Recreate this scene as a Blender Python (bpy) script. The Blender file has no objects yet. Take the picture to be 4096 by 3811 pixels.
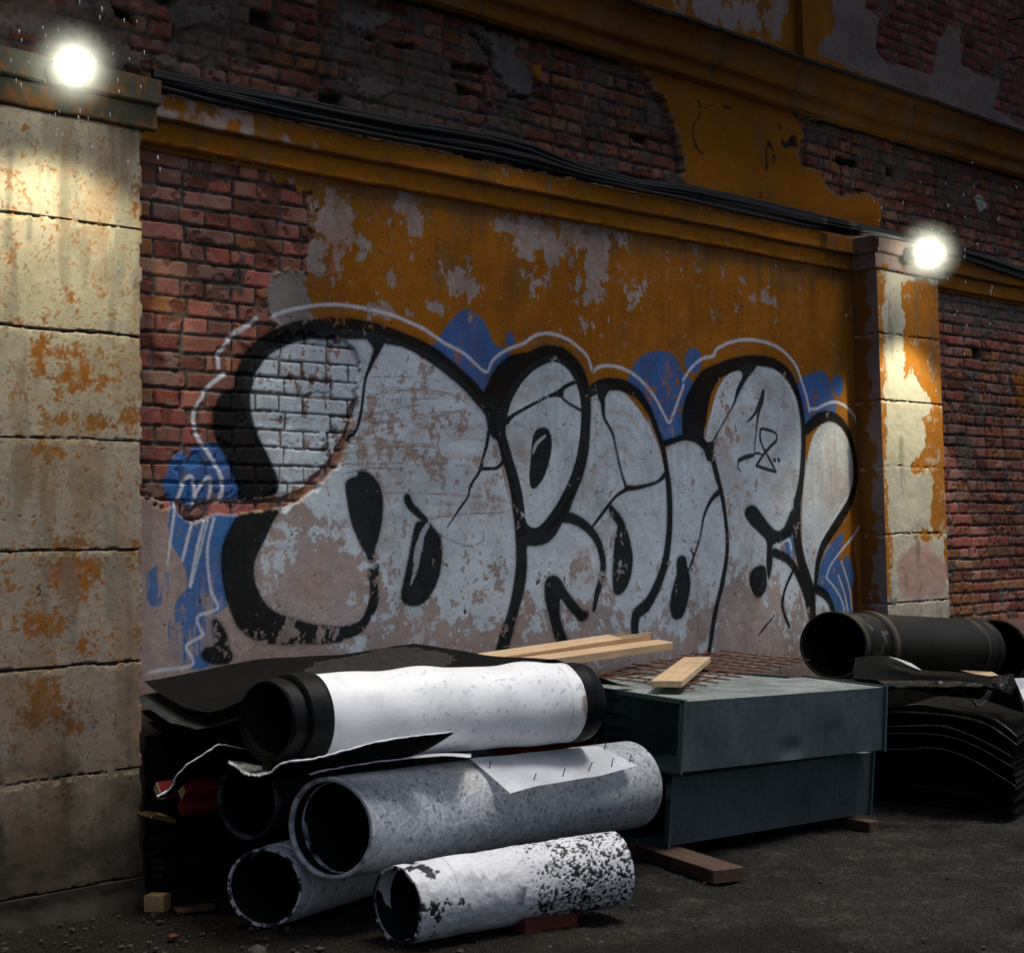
import bpy, bmesh, math, random
import numpy as np
from mathutils import Vector, Matrix
random.seed(7)
scn = bpy.context.scene
COL = scn.collection

# ------------------------------------------------------------------ camera
F = 6800.0; TH = math.radians(43.9); PI_ = math.atan(510/6800); RO = .0163
PP = (2048., 1630.); CAM = np.array([0., 0., 1.40]); K = 2.0604
fw = np.array([math.cos(TH)*math.cos(PI_), math.sin(TH)*math.cos(PI_), math.sin(PI_)])
r0 = np.array([math.sin(TH), -math.cos(TH), 0.]); u0 = np.cross(r0, fw)
rt = r0*math.cos(RO) - u0*math.sin(RO); up = u0*math.cos(RO) + r0*math.sin(RO)

def ray(x, y):                      # survey photo coordinates (1988 wide) -> direction
    return fw + rt*((x*K-PP[0])/F) - up*((y*K-PP[1])/F)
def onY(x, y, Y):
    d = ray(x, y); return CAM + d*(Y/d[1])
def onX(x, y, X):
    d = ray(x, y); return CAM + d*(X/d[0])
def onZ(x, y, Z):
    d = ray(x, y); return CAM + d*((Z-CAM[2])/d[2])
def atT(x, y, t): return CAM + ray(x, y)*t
def onPlane(x, y, p, n):
    d = ray(x, y); return CAM + d*(np.dot(np.array(p)-CAM, n)/np.dot(d, n))
# survey sheets (enlargements of the photograph): origin + z/3
SH = {'1': (0, 0), '2': (663, 0), '3': (1326, 0), '4': (0, 616.4), '5': (663, 616.4), '6': (1326, 616.4),
      '7': (0, 1232.8), '8': (663, 1232.8), '9': (1326, 1164.8), 's': None}
def sh(k, pts):
    if k == 's': return [(float(a), float(b)) for a, b in pts]
    o = SH[k]; return [(o[0]+a/3.0, o[1]+b/3.0) for a, b in pts]

cd = bpy.data.cameras.new('camera'); cam = bpy.data.objects.new('camera', cd); COL.objects.link(cam)
cd.sensor_fit = 'HORIZONTAL'; cd.sensor_width = 36.0; cd.lens = 36.0*F/4096.0
cd.shift_y = -(1905.5-PP[1])/4096.0; cd.clip_start = .05; cd.clip_end = 2000
M = Matrix.Identity(4)
for i in range(3):
    M[i][0] = rt[i]; M[i][1] = up[i]; M[i][2] = -fw[i]; M[i][3] = CAM[i]
cam.matrix_world = M; scn.camera = cam

# ------------------------------------------------------------------ numpy noise
def _h(ix, iy, seed):
    with np.errstate(over='ignore'):
        n = (ix.astype(np.int64)*374761393 + iy.astype(np.int64)*668265263 + seed*974711) & 0xffffffff
        n = ((n ^ (n >> 13))*1274126177) & 0xffffffff
        n = (n ^ (n >> 16)) & 0xffff
    return n.astype(np.float32)/65535.0
def vn(u, v, seed=0):
    iu = np.floor(u); iv = np.floor(v); fu = (u-iu).astype(np.float32); fv = (v-iv).astype(np.float32)
    fu = fu*fu*(3-2*fu); fv = fv*fv*(3-2*fv); iu = iu.astype(np.int64); iv = iv.astype(np.int64)
    a = _h(iu, iv, seed); b = _h(iu+1, iv, seed); c = _h(iu, iv+1, seed); d = _h(iu+1, iv+1, seed)
    return (a+(b-a)*fu)*(1-fv) + (c+(d-c)*fu)*fv
def fbm(u, v, f=1., o=4, seed=0, g=.55):
    s = 0; a = 1.; t = 0
    for i in range(o):
        s = s + a*vn(u*f+i*17.3, v*f+i*9.1, seed+i*31); t += a; a *= g; f *= 2.03
    return s/t
def sm(x, a, b):
    t = np.clip((x-a)/(b-a), 0, 1); return t*t*(3-2*t)
def mix(c, d, m):
    m = np.asarray(m)[..., None]; return c*(1-m) + np.asarray(d, np.float32)*m
def col(c, shape): return np.broadcast_to(np.asarray(c, np.float32), shape+(3,)).copy()

def spline(pts, n=4, closed=False):
    P = np.array(pts, float); N = len(P)
    if N < 3: return P
    out = []
    rng = range(N) if closed else range(N-1)
    for i in rng:
        if closed: a, b, c, d = P[(i-1) % N], P[i], P[(i+1) % N], P[(i+2) % N]
        else: a, b, c, d = P[max(i-1, 0)], P[i], P[i+1], P[min(i+2, N-1)]
        for k in range(n):
            t = k/n
            out.append(.5*((2*b)+(-a+c)*t+(2*a-5*b+4*c-d)*t*t+(-a+3*b-3*c+d)*t**3))
    if not closed: out.append(P[-1])
    return np.array(out)

class Canvas:
    """signed distances, in metres, on a flat field of sample points"""
    def __init__(s, U, V, toUV):
        s.U, s.V, s.to = U, V, toUV
        s.u0, s.v0 = U[0, 0], V[0, 0]; s.du = U[0, 1]-U[0, 0]; s.dv = V[1, 0]-V[0, 0]
        s.sh = U.shape
    def _box(s, P, m):
        a = P.min(0)-m; b = P.max(0)+m
        i0 = int(max(0, (a[0]-s.u0)//s.du)); i1 = int(min(s.sh[1], (b[0]-s.u0)//s.du+2))
        j0 = int(max(0, (a[1]-s.v0)//s.dv)); j1 = int(min(s.sh[0], (b[1]-s.v0)//s.dv+2))
        return slice(j0, max(j1, j0)), slice(i0, max(i1, i0))
    def poly(s, pts, n=3, m=.06, raw=False):
        P = np.array(pts if raw else [s.to(*p) for p in pts]); P = spline(P, n, True) if n > 1 else P
        sl = s._box(P, m); D = np.full(s.sh, m, np.float32)
        u = s.U[sl]; v = s.V[sl]
        if u.size == 0: return D
        d2 = np.full(u.shape, 1e9, np.float32); ins = np.zeros(u.shape, bool)
        N = len(P)
        for i in range(N):
            a = P[i]; b = P[(i+1) % N]; e = b-a; l = float(e@e)+1e-12
            t = np.clip(((u-a[0])*e[0]+(v-a[1])*e[1])/l, 0, 1)
            x = u-a[0]-t*e[0]; y = v-a[1]-t*e[1]
            np.minimum(d2, x*x+y*y, out=d2)
            c = ((a[1] > v) != (b[1] > v))
            if abs(e[1]) > 1e-9: ins ^= c & (u < (v-a[1])/e[1]*e[0]+a[0])
        d = np.sqrt(d2); d[ins] *= -1
        D[sl] = np.clip(d, -m*4, m); return D
    def line(s, pts, w, n=4, m=.06):
        """w: stroke widths in survey px, one or per point -> distance to edge of stroke"""
        P = []; sc = []
        for p in pts:
            q = np.array(s.to(*p)); P.append(q); q2 = np.array(s.to(p[0], p[1]+1)); sc.append(np.linalg.norm(q2-q))
        W = np.broadcast_to(np.asarray(w, float), (len(pts),))*np.array(sc)/2
        Q = spline(np.c_[np.array(P), W], n)
        sl = s._box(Q[:, :2], m+W.max()); D = np.full(s.sh, m, np.float32)
        u = s.U[sl]; v = s.V[sl]
        if u.size == 0: return D
        d = np.full(u.shape, 1e3, np.float32)
        for i in range(len(Q)-1):
            a = Q[i]; b = Q[i+1]; e = b[:2]-a[:2]; l = float(e@e)+1e-12
            t = np.clip(((u-a[0])*e[0]+(v-a[1])*e[1])/l, 0, 1)
            x = u-a[0]-t*e[0]; y = v-a[1]-t*e[1]
            np.minimum(d, np.sqrt(x*x+y*y)-(a[2]+(b[2]-a[2])*t), out=d)
        D[sl] = np.clip(d, -1, m); return D
    def blob(s, x, y, rx, ry):
        c = np.array(s.to(x, y)); a = abs(s.to(x+rx, y)[0]-c[0]); b = abs(s.to(x, y+ry)[1]-c[1])
        return np.exp(-((s.U-c[0])/a)**2-((s.V-c[1])/b)**2).astype(np.float32)

# ------------------------------------------------------------------ mesh helpers
def put(o, parent=None):
    COL.objects.link(o)
    if parent is not None: o.parent = parent
    return o
def tag(o, label=None, cat=None, group=None, kind=None):
    if label: o['label'] = label
    if cat: o['category'] = cat
    if group: o['group'] = group
    if kind: o['kind'] = kind
    return o
def empty(name, loc=(0, 0, 0)):
    o = bpy.data.objects.new(name, None); COL.objects.link(o); o.location = loc
    o.empty_display_size = .1
    return o
def adopt(o, root):                 # meshes are written in world coordinates, then hung under the thing
    o.parent = root; o.matrix_parent_inverse = Matrix.Translation(-Vector(root.location)); return o

def gridobj(name, P, C, mat, wrapu=False, skirt=None, sharp=50, sub=None):
    """P (nv,nu,3) points, C (nv,nu,3) own colour of the surface; skirt = vector that closes the sides"""
    if skirt is not None:
        P = np.pad(P, ((1, 1), (1, 1), (0, 0)), 'edge'); C = np.pad(C, ((1, 1), (1, 1), (0, 0)), 'edge')
        sk = np.array(skirt)
        if callable(skirt): pass
        for s_ in (np.s_[0, :], np.s_[-1, :], np.s_[1:-1, 0], np.s_[1:-1, -1]): P[s_] = P[s_]+sk
    nv, nu = P.shape[:2]
    idx = np.arange(nv*nu).reshape(nv, nu)
    if wrapu:
        nx = np.roll(idx, -1, 1); a = idx[:-1]; b = nx[:-1]; c = nx[1:]; d = idx[1:]
    else:
        a = idx[:-1, :-1]; b = idx[:-1, 1:]; c = idx[1:, 1:]; d = idx[1:, :-1]
    q = np.stack([a, b, c, d], -1).reshape(-1, 4)
    me = bpy.data.meshes.new(name)
    me.vertices.add(nv*nu); me.vertices.foreach_set('co', P.reshape(-1).astype(np.float32))
    me.loops.add(q.size); me.loops.foreach_set('vertex_index', q.reshape(-1).astype(np.int32))
    me.polygons.add(len(q)); me.polygons.foreach_set('loop_start', np.arange(0, q.size, 4, dtype=np.int32))
    try: me.polygons.foreach_set('loop_total', np.full(len(q), 4, np.int32))
    except Exception: pass
    me.polygons.foreach_set('use_smooth', np.ones(len(q), bool))
    me.update(calc_edges=True); me.validate()
    ca = me.color_attributes.new('Col', 'FLOAT_COLOR', 'POINT')
    ca.data.foreach_set('color', np.concatenate([C, np.ones(C.shape[:2]+(1,))], -1).astype(np.float32).reshape(-1))
    if sharp: me.set_sharp_from_angle(angle=math.radians(sharp))
    me.materials.append(mat)
    return put(bpy.data.objects.new(name, me))

def bmobj(name, bm, mat, smooth=True, sharp=35, C=None):
    me = bpy.data.meshes.new(name)
    bmesh.ops.recalc_face_normals(bm, faces=bm.faces[:])
    bm.to_mesh(me); bm.free()
    if smooth:
        for p in me.polygons: p.use_smooth = True
        me.set_sharp_from_angle(angle=math.radians(sharp))
    me.materials.append(mat)
    return put(bpy.data.objects.new(name, me))
def hexa(bm, v8):
    """8 points: bottom 0-3, top 4-7 in the same order"""
    vs = [bm.verts.new(tuple(p)) for p in v8]
    for f in ((3, 2, 1, 0), (4, 5, 6, 7), (0, 1, 5, 4), (1, 2, 6, 5), (2, 3, 7, 6), (3, 0, 4, 7)):
        bm.faces.new([vs[i] for i in f])
    return vs
def box_pts(o, a, b, c):
    o, a, b, c = map(np.array, (o, a, b, c)); return [o, o+a, o+a+b, o+b, o+c, o+a+c, o+a+b+c, o+b+c]
def boxbm(bm, lo, hi):
    return hexa(bm, box_pts(lo, (hi[0]-lo[0], 0, 0), (0, hi[1]-lo[1], 0), (0, 0, hi[2]-lo[2])))
def bevel(bm, w, seg=2):
    bmesh.ops.bevel(bm, geom=bm.edges[:]+bm.verts[:], offset=w, segments=seg, affect='EDGES', profile=.6)
def roughen(bm, cuts, amp, seed=1, f=9.):
    bmesh.ops.subdivide_edges(bm, edges=bm.edges[:], cuts=cuts, use_grid_fill=True)
    rs = np.random.RandomState(seed)
    for v in bm.verts:
        n = v.co*f
        v.co += Vector((math.sin(n.x*1.7+n.z*2.3+seed)+rs.randn()*.3, math.sin(n.y*1.9+n.x+seed*2)+rs.randn()*.3, math.sin(n.z*2.1+n.y*1.3)+rs.randn()*.3))*amp
def tubebm(bm, pts, r, seg=8, cap=True):
    P = [np.array(p, float) for p in pts]; rings = []; N = len(P)
    R = r if hasattr(r, '__len__') else [r]*N
    t = P[1]-P[0]; t = t/np.linalg.norm(t); ref = np.array([0, 0, 1.]) if abs(t[2]) < .9 else np.array([1., 0, 0])
    x = np.cross(t, ref); x /= np.linalg.norm(x)
    for i in range(N):
        t = P[min(i+1, N-1)]-P[max(i-1, 0)]; t = t/(np.linalg.norm(t)+1e-12)
        x = x-t*(x@t); x /= np.linalg.norm(x); y = np.cross(t, x)
        rings.append([bm.verts.new(tuple(P[i]+R[i]*(x*math.cos(a)+y*math.sin(a)))) for a in [2*math.pi*k/seg for k in range(seg)]])
    for i in range(N-1):
        for k in range(seg):
            bm.faces.new((rings[i][k], rings[i][(k+1) % seg], rings[i+1][(k+1) % seg], rings[i+1][k]))
    if cap: bm.faces.new(rings[0][::-1]); bm.faces.new(rings[-1])

# ------------------------------------------------------------------ materials
def newmat(name):
    m = bpy.data.materials.new(name); m.use_nodes = True; nt = m.node_tree
    return m, nt, nt.nodes['Principled BSDF']
def N(nt, t, **kw):
    n = nt.nodes.new(t)
    for k, v in kw.items():
        if k in n.inputs: n.inputs[k].default_value = v
        else: setattr(n, k, v)
    return n
def surf(name, base=None, rough=.85, grain=60., gamt=.35, bump=.3, bdist=.004, metal=0., spec=.4, blotch=0., bl_scale=3., coat=0.):
    """own colour (attribute Col, or a plain one) broken up by two noises, plus a fine bump"""
    m, nt, b = newmat(name); L = nt.links.new
    tc = N(nt, 'ShaderNodeNewGeometry')
    n1 = N(nt, 'ShaderNodeTexNoise', Scale=grain, Detail=6., Roughness=.65); L(tc.outputs['Position'], n1.inputs['Vector'])
    if base is None: c = N(nt, 'ShaderNodeAttribute', attribute_name='Col').outputs['Color']
    else: c = N(nt, 'ShaderNodeRGB').outputs[0]; c.default_value = (*base, 1)
    mr = N(nt, 'ShaderNodeMapRange'); mr.inputs[1].default_value = .25; mr.inputs[2].default_value = .75
    mr.inputs[3].default_value = 1-gamt; mr.inputs[4].default_value = 1+gamt
    L(n1.outputs['Fac'], mr.inputs[0])
    mx = N(nt, 'ShaderNodeMixRGB', blend_type='MULTIPLY'); mx.inputs[0].default_value = 1
    L(c, mx.inputs[1]); L(mr.outputs[0], mx.inputs[2]); out = mx.outputs[0]
    if blotch:
        n2 = N(nt, 'ShaderNodeTexNoise', Scale=bl_scale, Detail=5., Roughness=.6); L(tc.outputs['Position'], n2.inputs['Vector'])
        m2 = N(nt, 'ShaderNodeMapRange'); m2.inputs[1].default_value = .3; m2.inputs[2].default_value = .7
        m2.inputs[3].default_value = 1-blotch; m2.inputs[4].default_value = 1+blotch
        L(n2.outputs['Fac'], m2.inputs[0]); mx2 = N(nt, 'ShaderNodeMixRGB', blend_type='MULTIPLY'); mx2.inputs[0].default_value = 1
        L(out, mx2.inputs[1]); L(m2.outputs[0], mx2.inputs[2]); out = mx2.outputs[0]
        mr3 = N(nt, 'ShaderNodeMapRange'); mr3.inputs[1].default_value = .3; mr3.inputs[2].default_value = .7
        mr3.inputs[3].default_value = max(.05, rough-.15); mr3.inputs[4].default_value = min(1, rough+.12)
        L(n2.outputs['Fac'], mr3.inputs[0]); L(mr3.outputs[0], b.inputs['Roughness'])
    else: b.inputs['Roughness'].default_value = rough
    L(out, b.inputs['Base Color']); b.inputs['Metallic'].default_value = metal
    b.inputs['Specular IOR Level'].default_value = spec; b.inputs['Coat Weight'].default_value = coat
    if bump:
        bp = N(nt, 'ShaderNodeBump', Strength=bump, Distance=bdist); L(n1.outputs['Fac'], bp.inputs['Height']); L(bp.outputs[0], b.inputs['Normal'])
    return m
def wood(name, base, dark=.55, scale=1., rough=.75):
    m, nt, b = newmat(name); L = nt.links.new
    tc = N(nt, 'ShaderNodeTexCoord'); mp = N(nt, 'ShaderNodeMapping'); mp.inputs['Scale'].default_value = (2*scale, 40*scale, 40*scale)
    L(tc.outputs['Object'], mp.inputs[0])
    n1 = N(nt, 'ShaderNodeTexNoise', Scale=1.5, Detail=6., Roughness=.6, Distortion=.6); L(mp.outputs[0], n1.inputs['Vector'])
    n2 = N(nt, 'ShaderNodeTexNoise', Scale=5., Detail=3.); L(tc.outputs['Object'], n2.inputs['Vector'])
    r = N(nt, 'ShaderNodeValToRGB'); r.color_ramp.elements[0].position = .3; r.color_ramp.elements[1].position = .65
    r.color_ramp.elements[0].color = (*[c*dark for c in base], 1); r.color_ramp.elements[1].color = (*base, 1)
    L(n1.outputs['Fac'], r.inputs[0])
    mr = N(nt, 'ShaderNodeMapRange'); mr.inputs[3].default_value = .7; mr.inputs[4].default_value = 1.25; L(n2.outputs['Fac'], mr.inputs[0])
    mx = N(nt, 'ShaderNodeMixRGB', blend_type='MULTIPLY'); mx.inputs[0].default_value = 1; L(r.outputs[0], mx.inputs[1]); L(mr.outputs[0], mx.inputs[2])
    L(mx.outputs[0], b.inputs['Base Color']); b.inputs['Roughness'].default_value = rough
    bp = N(nt, 'ShaderNodeBump', Strength=.25, Distance=.003); L(n1.outputs['Fac'], bp.inputs['Height']); L(bp.outputs[0], b.inputs['Normal'])
    return m

MW = surf('weathered_masonry', rough=.9, grain=140., gamt=.22, bump=.35, bdist=.003, spec=.03)
MC = surf('old_stucco_block', rough=.9, grain=170., gamt=.16, bump=.35, bdist=.003, spec=.12)
MP = surf('worn_pipe_jacket', rough=.42, grain=120., gamt=.1, bump=.12, bdist=.002, spec=.45)
MP2 = surf('chalky_pipe_jacket', rough=.6, grain=150., gamt=.2, bump=.3, bdist=.002, spec=.35)
M_RUB = surf('black_rubber', (.006, .0065, .007), rough=.5, grain=70., gamt=.4, bump=.2, blotch=.35, bl_scale=6., spec=.13)
M_LINE = surf('black_pipe_lining', (.006, .006, .006), rough=.75, grain=60., gamt=.3, bump=.2, spec=.2)
M_SHEET = surf('bitumen_sheet', (.012, .0108, .010), rough=.7, grain=55., gamt=.5, bump=.35, blotch=.4, bl_scale=4., spec=.14)
M_CABLE = surf('black_cable_sheath', (.005, .006, .007), rough=.5, grain=80., gamt=.3, bump=.1, spec=.18)
M_DUCT = surf('galvanised_sheet', (.135, .185, .203), rough=.45, grain=30., gamt=.25, bump=.06, blotch=.16, bl_scale=4., metal=.35, spec=.4)
M_DUCTTOP = surf('skylit_galvanised_top', (.46, .51, .49), rough=.5, grain=90., gamt=.35, bump=.2, blotch=.3, bl_scale=7., spec=.5)  # lighter than the sides: sky sheen and dust both put into the colour
M_FLANGE = surf('galvanised_flange', (.07, .12, .13), rough=.45, grain=60., gamt=.3, bump=.1, metal=.5)
M_RUST = surf('rusty_wire', (.16, .052, .02), rough=.8, grain=200., gamt=.5, bump=.3)
M_WOOD = wood('fresh_pine', (.66, .46, .27), .72)
M_WOODG = wood('weathered_timber', (.085, .042, .024), .5)
M_WOODY = wood('yellow_offcut', (.45, .28, .12), .6)
M_RED = surf('red_painted_timber', (.22, .012, .012), rough=.6, grain=70., gamt=.35, bump=.25, blotch=.3)
M_WHITEEDGE = surf('white_jacket_sheet', (.84, .86, .89), rough=.45, grain=90., gamt=.12, bump=.15, blotch=.1, bl_scale=8.)
M_BLACKSIDE = surf('black_jacket_underside', (.006, .006, .0065), rough=.75, grain=90., gamt=.4, bump=.3, spec=.12)
M_NAIL = surf('rusty_nail', (.10, .03, .022), rough=.6, grain=200., gamt=.4, bump=.1, metal=.3)
M_STEEL = surf('dark_coated_pipe', (.014, .013, .010), rough=.5, grain=45., gamt=.4, bump=.15, blotch=.5, bl_scale=5., spec=.25)
M_RUSTP = surf('rust_brown_pipe', (.085, .030, .020), rough=.8, grain=40., gamt=.35, bump=.25, blotch=.35)
M_SOIL = surf('dark_soil', (.022, .019, .016), rough=.95, grain=90., gamt=.6, bump=.8, bdist=.01)
M_STONE = surf('pebble', (.035, .030, .025), rough=.85, grain=60., gamt=.5, bump=.3)
M_HOUSING = surf('lamp_housing', (.10, .10, .095), rough=.5, grain=90., gamt=.2, bump=.1)

# ------------------------------------------------------------------ brickwork field
PAL = np.array([(.255, .080, .055), (.30, .105, .075), (.155, .056, .044), (.275, .115, .085), (.25, .105, .05), (.225, .075, .06), (.19, .085, .065)], np.float32)
def bricks(U, V, seed=0, course=.0776, length=.262, mort=.013, z0=.0, miss=.0, rough=1.0, smear=.0, pal=PAL, headers=True):
    wu = U + (fbm(U, V, 6., 2, seed+5)-.5)*.012*rough; wv = V + (fbm(U, V, 5., 3, seed+6)-.5)*.014*rough
    row = np.floor((wv-z0)/course); fv = (wv-z0)/course-row; row = row.astype(np.int64)
    hdr = (row % 2 == 1) if headers else np.zeros(row.shape, bool)
    L = np.where(hdr, length/2, length); x = wu/L + np.where(hdr, .25, 0.)+_h(row, row*0, seed+1)*.18
    bi = np.floor(x); fx = x-bi; bi = bi.astype(np.int64)
    r = [_h(bi*3+1, row, seed+k) for k in range(10, 17)]
    jl = (r[0]-.5)*.006; jt = (r[1]-.5)*.007
    ex = np.minimum(fx, 1-fx)*L + jl; ey = np.minimum(fv, 1-fv)*course + jt
    chip = (fbm(U, V, 34., 3, seed+8)-.42)*.020*rough
    e = np.minimum(ex, ey) - mort/2 - np.clip(chip, -.003, .03)*.55
    rr = .008; a = np.clip(rr-(ex-mort/2), 0, rr); b = np.clip(rr-(ey-mort/2), 0, rr)
    m = sm(e, -.0015, .0035)
    ci = (r[2]*.9999*len(pal)).astype(int); c = pal[ci]*(0.72+.56*r[3])[..., None]
    f1 = fbm(U, V, 22., 4, seed+21); f2 = fbm(U*1.0, V*2.2, 9., 4, seed+22); f3 = fbm(U, V, 70., 2, seed+23)
    c = c*(.62+.75*f1)[..., None]
    eff = sm(f2+r[4]*.28, .68, .84)*.38
    c = mix(c, (.29, .215, .185), eff)
    sp = sm(fbm(U, V, 14., 3, seed+24)+r[5]*.22, .74, .78)
    c = mix(c, (.12, .048, .032), sp*.7)
    h = (r[6]-.5)*.007*rough + (f1-.5)*.004*rough - sp*.008*rough + (f3-.5)*.0015
    mc = col((.092, .078, .070), U.shape)*(.55+.8*fbm(U, V, 40., 3, seed+31))[..., None]
    mh = -.010*rough - .006*fbm(U, V, 30., 2, seed+32)*rough
    deep = sm(fbm(U, V, 7., 3, seed+33), .52, .66); mh = mh-.008*deep*rough; mc = mix(mc, (.05, .042, .038), deep*.75)
    if smear:
        s_ = sm(fbm(U, V, 4.5, 4, seed+34)+.25*fbm(U, V, 24., 2, seed+35), .78-smear*.3, .86-smear*.3)
        c = mix(c, mc*1.15, s_*.85); h = h*(1-.3*s_)+.002*s_; mh = mh*(1-.55*s_)
    C = mc*(1-m[..., None])+c*m[..., None]; H = mh*(1-m)+h*m
    if miss:
        g = (_h(bi*7, row, seed+50) < miss) & True
        gm = sm(e, -.004, .002)*g
        C = mix(C, (.022, .018, .016), gm*.9); H = H-.06*gm
    return C, H, m

def cracks(cv, H, C, lst, w=2.2, depth=.007, c=(.03, .022, .018)):
    for pts in lst:
        wob = (fbm(cv.U, cv.V, 30., 4, 77)-.5)*.042
        d = cv.line(pts, w, n=3) + wob*.8
        m = sm(-d, -.001, .003); H -= depth*m; C[:] = mix(C, c, m*.9)

D0 = 5.90                            # plaster face of the wall
def frame(x0, x1, z0, z1, st):
    u = np.arange(x0, x1+st*.5, st, dtype=np.float32); v = np.arange(z0, z1+st*.5, st, dtype=np.float32)
    return np.meshgrid(u, v)
def wallpts(U, V, Y, H): return np.stack([U, Y-H, V], -1)
def cvs(U, V, Y=D0):
    def to(x, y):
        p = onY(x, y, Y); return (p[0], p[2])
    return Canvas(U, V, to)

OCH = np.array((.305, .113, .013), np.float32); BARE = np.array((.335, .262, .243), np.float32)
def ochre(U, V, seed):
    f = fbm(U, V, 2.2, 5, seed); f2 = fbm(U, V, 30., 3, seed+3); c = col(OCH, U.shape)*(.74+.40*f+.22*(f2-.5))[..., None]
    dirt = sm(fbm(U*1.2, V*.7, 3.1, 5, seed+9), .54, .74); c = mix(c, (.15, .078, .032), dirt*.55)
    return c
def bare(U, V, seed):
    f = fbm(U, V, 3.5, 5, seed); f2 = fbm(U, V, 45., 3, seed+3)
    c = col(BARE, U.shape)*(.66+.5*f+.35*(f2-.5))[..., None]
    return mix(c, (.30, .165, .115), sm(fbm(U, V, 5., 4, seed+7), .52, .72)*.4)

wall = empty('factory_wall', (6.5, 5.9, 0))
tag(wall, 'old ochre plastered brick factory wall with cornices, pilasters and graffiti', 'wall')
# ================================================================== graffiti bay
def build_bay():
    U, V = frame(3.78, 9.34, .0, 3.06, .0058)
    cv = cvs(U, V); shp = U.shape
    px = lambda d: d
    # --- fields reused for flaking
    n1 = fbm(U, V, 9., 5, 101); n2 = fbm(U, V, 26., 4, 102); n3 = fbm(U, V, 75., 3, 103); nv = fbm(U*2.2, V*.8, 7., 5, 104)
    edge = (fbm(U, V, 12., 4, 105)-.5)*.10 + (n2-.5)*.035
    # --- plaster
    C = ochre(U, V, 200); B = bare(U, V, 300)
    H = (fbm(U, V, 1.6, 3, 110)-.5)*.012 + (n1-.5)*.004 + (n3-.5)*.0012
    och = cv.poly(sh('s', [(520, 300), (1000, 380), (1700, 500), (1712, 900), (1704, 1185), (1640, 1170), (1596, 1000), (1560, 880), (1300, 820), (1000, 790), (800, 700), (690, 660), (560, 560)]), 2, .3)
    ochm = sm(-(och+edge*.5), -.01, .012)
    pk = 0
    for x, y, rx, ry, a in [(650, 430, 48, 60, 1.1), (625, 500, 40, 60, .95), (700, 470, 40, 60, .6), (790, 410, 30, 42, .75), (885, 545, 46, 45, .9), (845, 590, 45, 25, .9), (740, 600, 70, 25, .8),
                            (1010, 450, 60, 45, 1.15), (1090, 470, 70, 60, 1.25), (1150, 520, 45, 90, 1.0), (1190, 455, 45, 45, .85), (1060, 540, 40, 50, .6), (1225, 560, 40, 60, .72), (1295, 520, 40, 45, .6),
                            (1145, 640, 35, 45, .75), (1480, 580, 45, 14, .85), (1395, 600, 60, 30, .45), (1345, 470, 22, 40, .6), (930, 420, 22, 30, .5), (760, 540, 40, 30, .5), (1660, 700, 20, 200, .35), (1420, 540, 90, 40, .3)]:
        pk = np.maximum(pk, cv.blob(x, y, rx, ry)*a)
    peel = pk*.60 + (nv-.5)*1.0 + (n2-.5)*.62 + (n1-.5)*.4 + (n3-.5)*.18
    pm = sm(peel, .365, .45)*ochm*(.70+.30*sm(n2, .35, .55))
    scuff = sm(n2*.6+n3*.4+pk*.10, .64, .72)*ochm*.3
    base = mix(C, (0, 0, 0), 0); base = C*1.0
    base = base*(1-pm[..., None])+B*1.06*pm[..., None]
    base = base*(1-scuff[..., None])+B*scuff[..., None]
    base = base*ochm[..., None]+B*(1-ochm[..., None])
    H = H-.0012*pm
    # grime run under the cornice and at the foot
    grime = sm(V+.25*fbm(U*3, V*.5, 4., 3, 120), 2.95, 3.2); base = mix(base, (.075, .055, .04), grime*.5)
    pinkish = sm(.95-V+.35*(n1-.5), .0, .35); base = mix(base, np.array((.30, .20, .175)), pinkish*.35)
    # maroon run at the right end
    mar = sm(-(cv.line(sh('6', [(985, 1290), (990, 1450), (1000, 1580), (1012, 1740)]), [10, 26, 24, 20])+edge*.25), -.004, .012)
    base = mix(base, (.10, .022, .018), mar*.8)
    # --- bare brick where the plaster has come off
    bd = cv.poly(sh('s', [(255, 255), (400, 300), (522, 326), (543, 352), (602, 380), (604, 430), (597, 505), (588, 530), (552, 528), (528, 545), (524, 585), (536, 622), (548, 645), (610, 652), (662, 652), (696, 690), (700, 760), (690, 805), (676, 850), (652, 900), (612, 945), (588, 975), (545, 985), (500, 992), (430, 998), (372, 1004), (338, 980), (310, 976), (250, 968)]), 1, .25)
    bd = bd + edge*.75 + (n2-.5)*.06 + (n1-.5)*.07 + (n3-.5)*.012
    bm_ = sm(-bd, -.002, .004)
    cb, hb, mk = bricks(U, V, 11, z0=.013, miss=.0, rough=.7, smear=.12, mort=.0095)
    rim = sm(.026-np.abs(bd), 0, .022)*(1-bm_); base = mix(base, (.36, .28, .22), rim*sm(n2, .48, .64)*.5)
    base = base*(1-bm_[..., None])+cb*bm_[..., None]
    H = H*(1-bm_) + (-.010+hb)*bm_
    # flake crack showing red brick below the letter
    fl = cv.line(sh('4', [(1040, 1075), (1110, 1150), (1200, 1115), (1330, 1105), (1480, 1100), (1640, 1070), (1760, 1030), (1860, 930), (1960, 800)]), [12, 26, 30, 26, 22, 20, 20, 16, 9])+edge*.26
    fm = sm(-fl, -.002, .004)*sm(n2, .16, .28)
    base = mix(base, np.array((.27, .10, .065)), fm*.95); H = H*(1-fm)+(-.022+(n2-.5)*.012)*fm
    # round cement patch
    cp = cv.poly(sh('1', [(1560, 1760), (1575, 1650), (1620, 1590), (1690, 1565), (1760, 1590), (1800, 1680), (1805, 1800), (1790, 1900), (1690, 1900), (1600, 1850)]), 3)+edge*.3+(n2-.5)*.04
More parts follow.
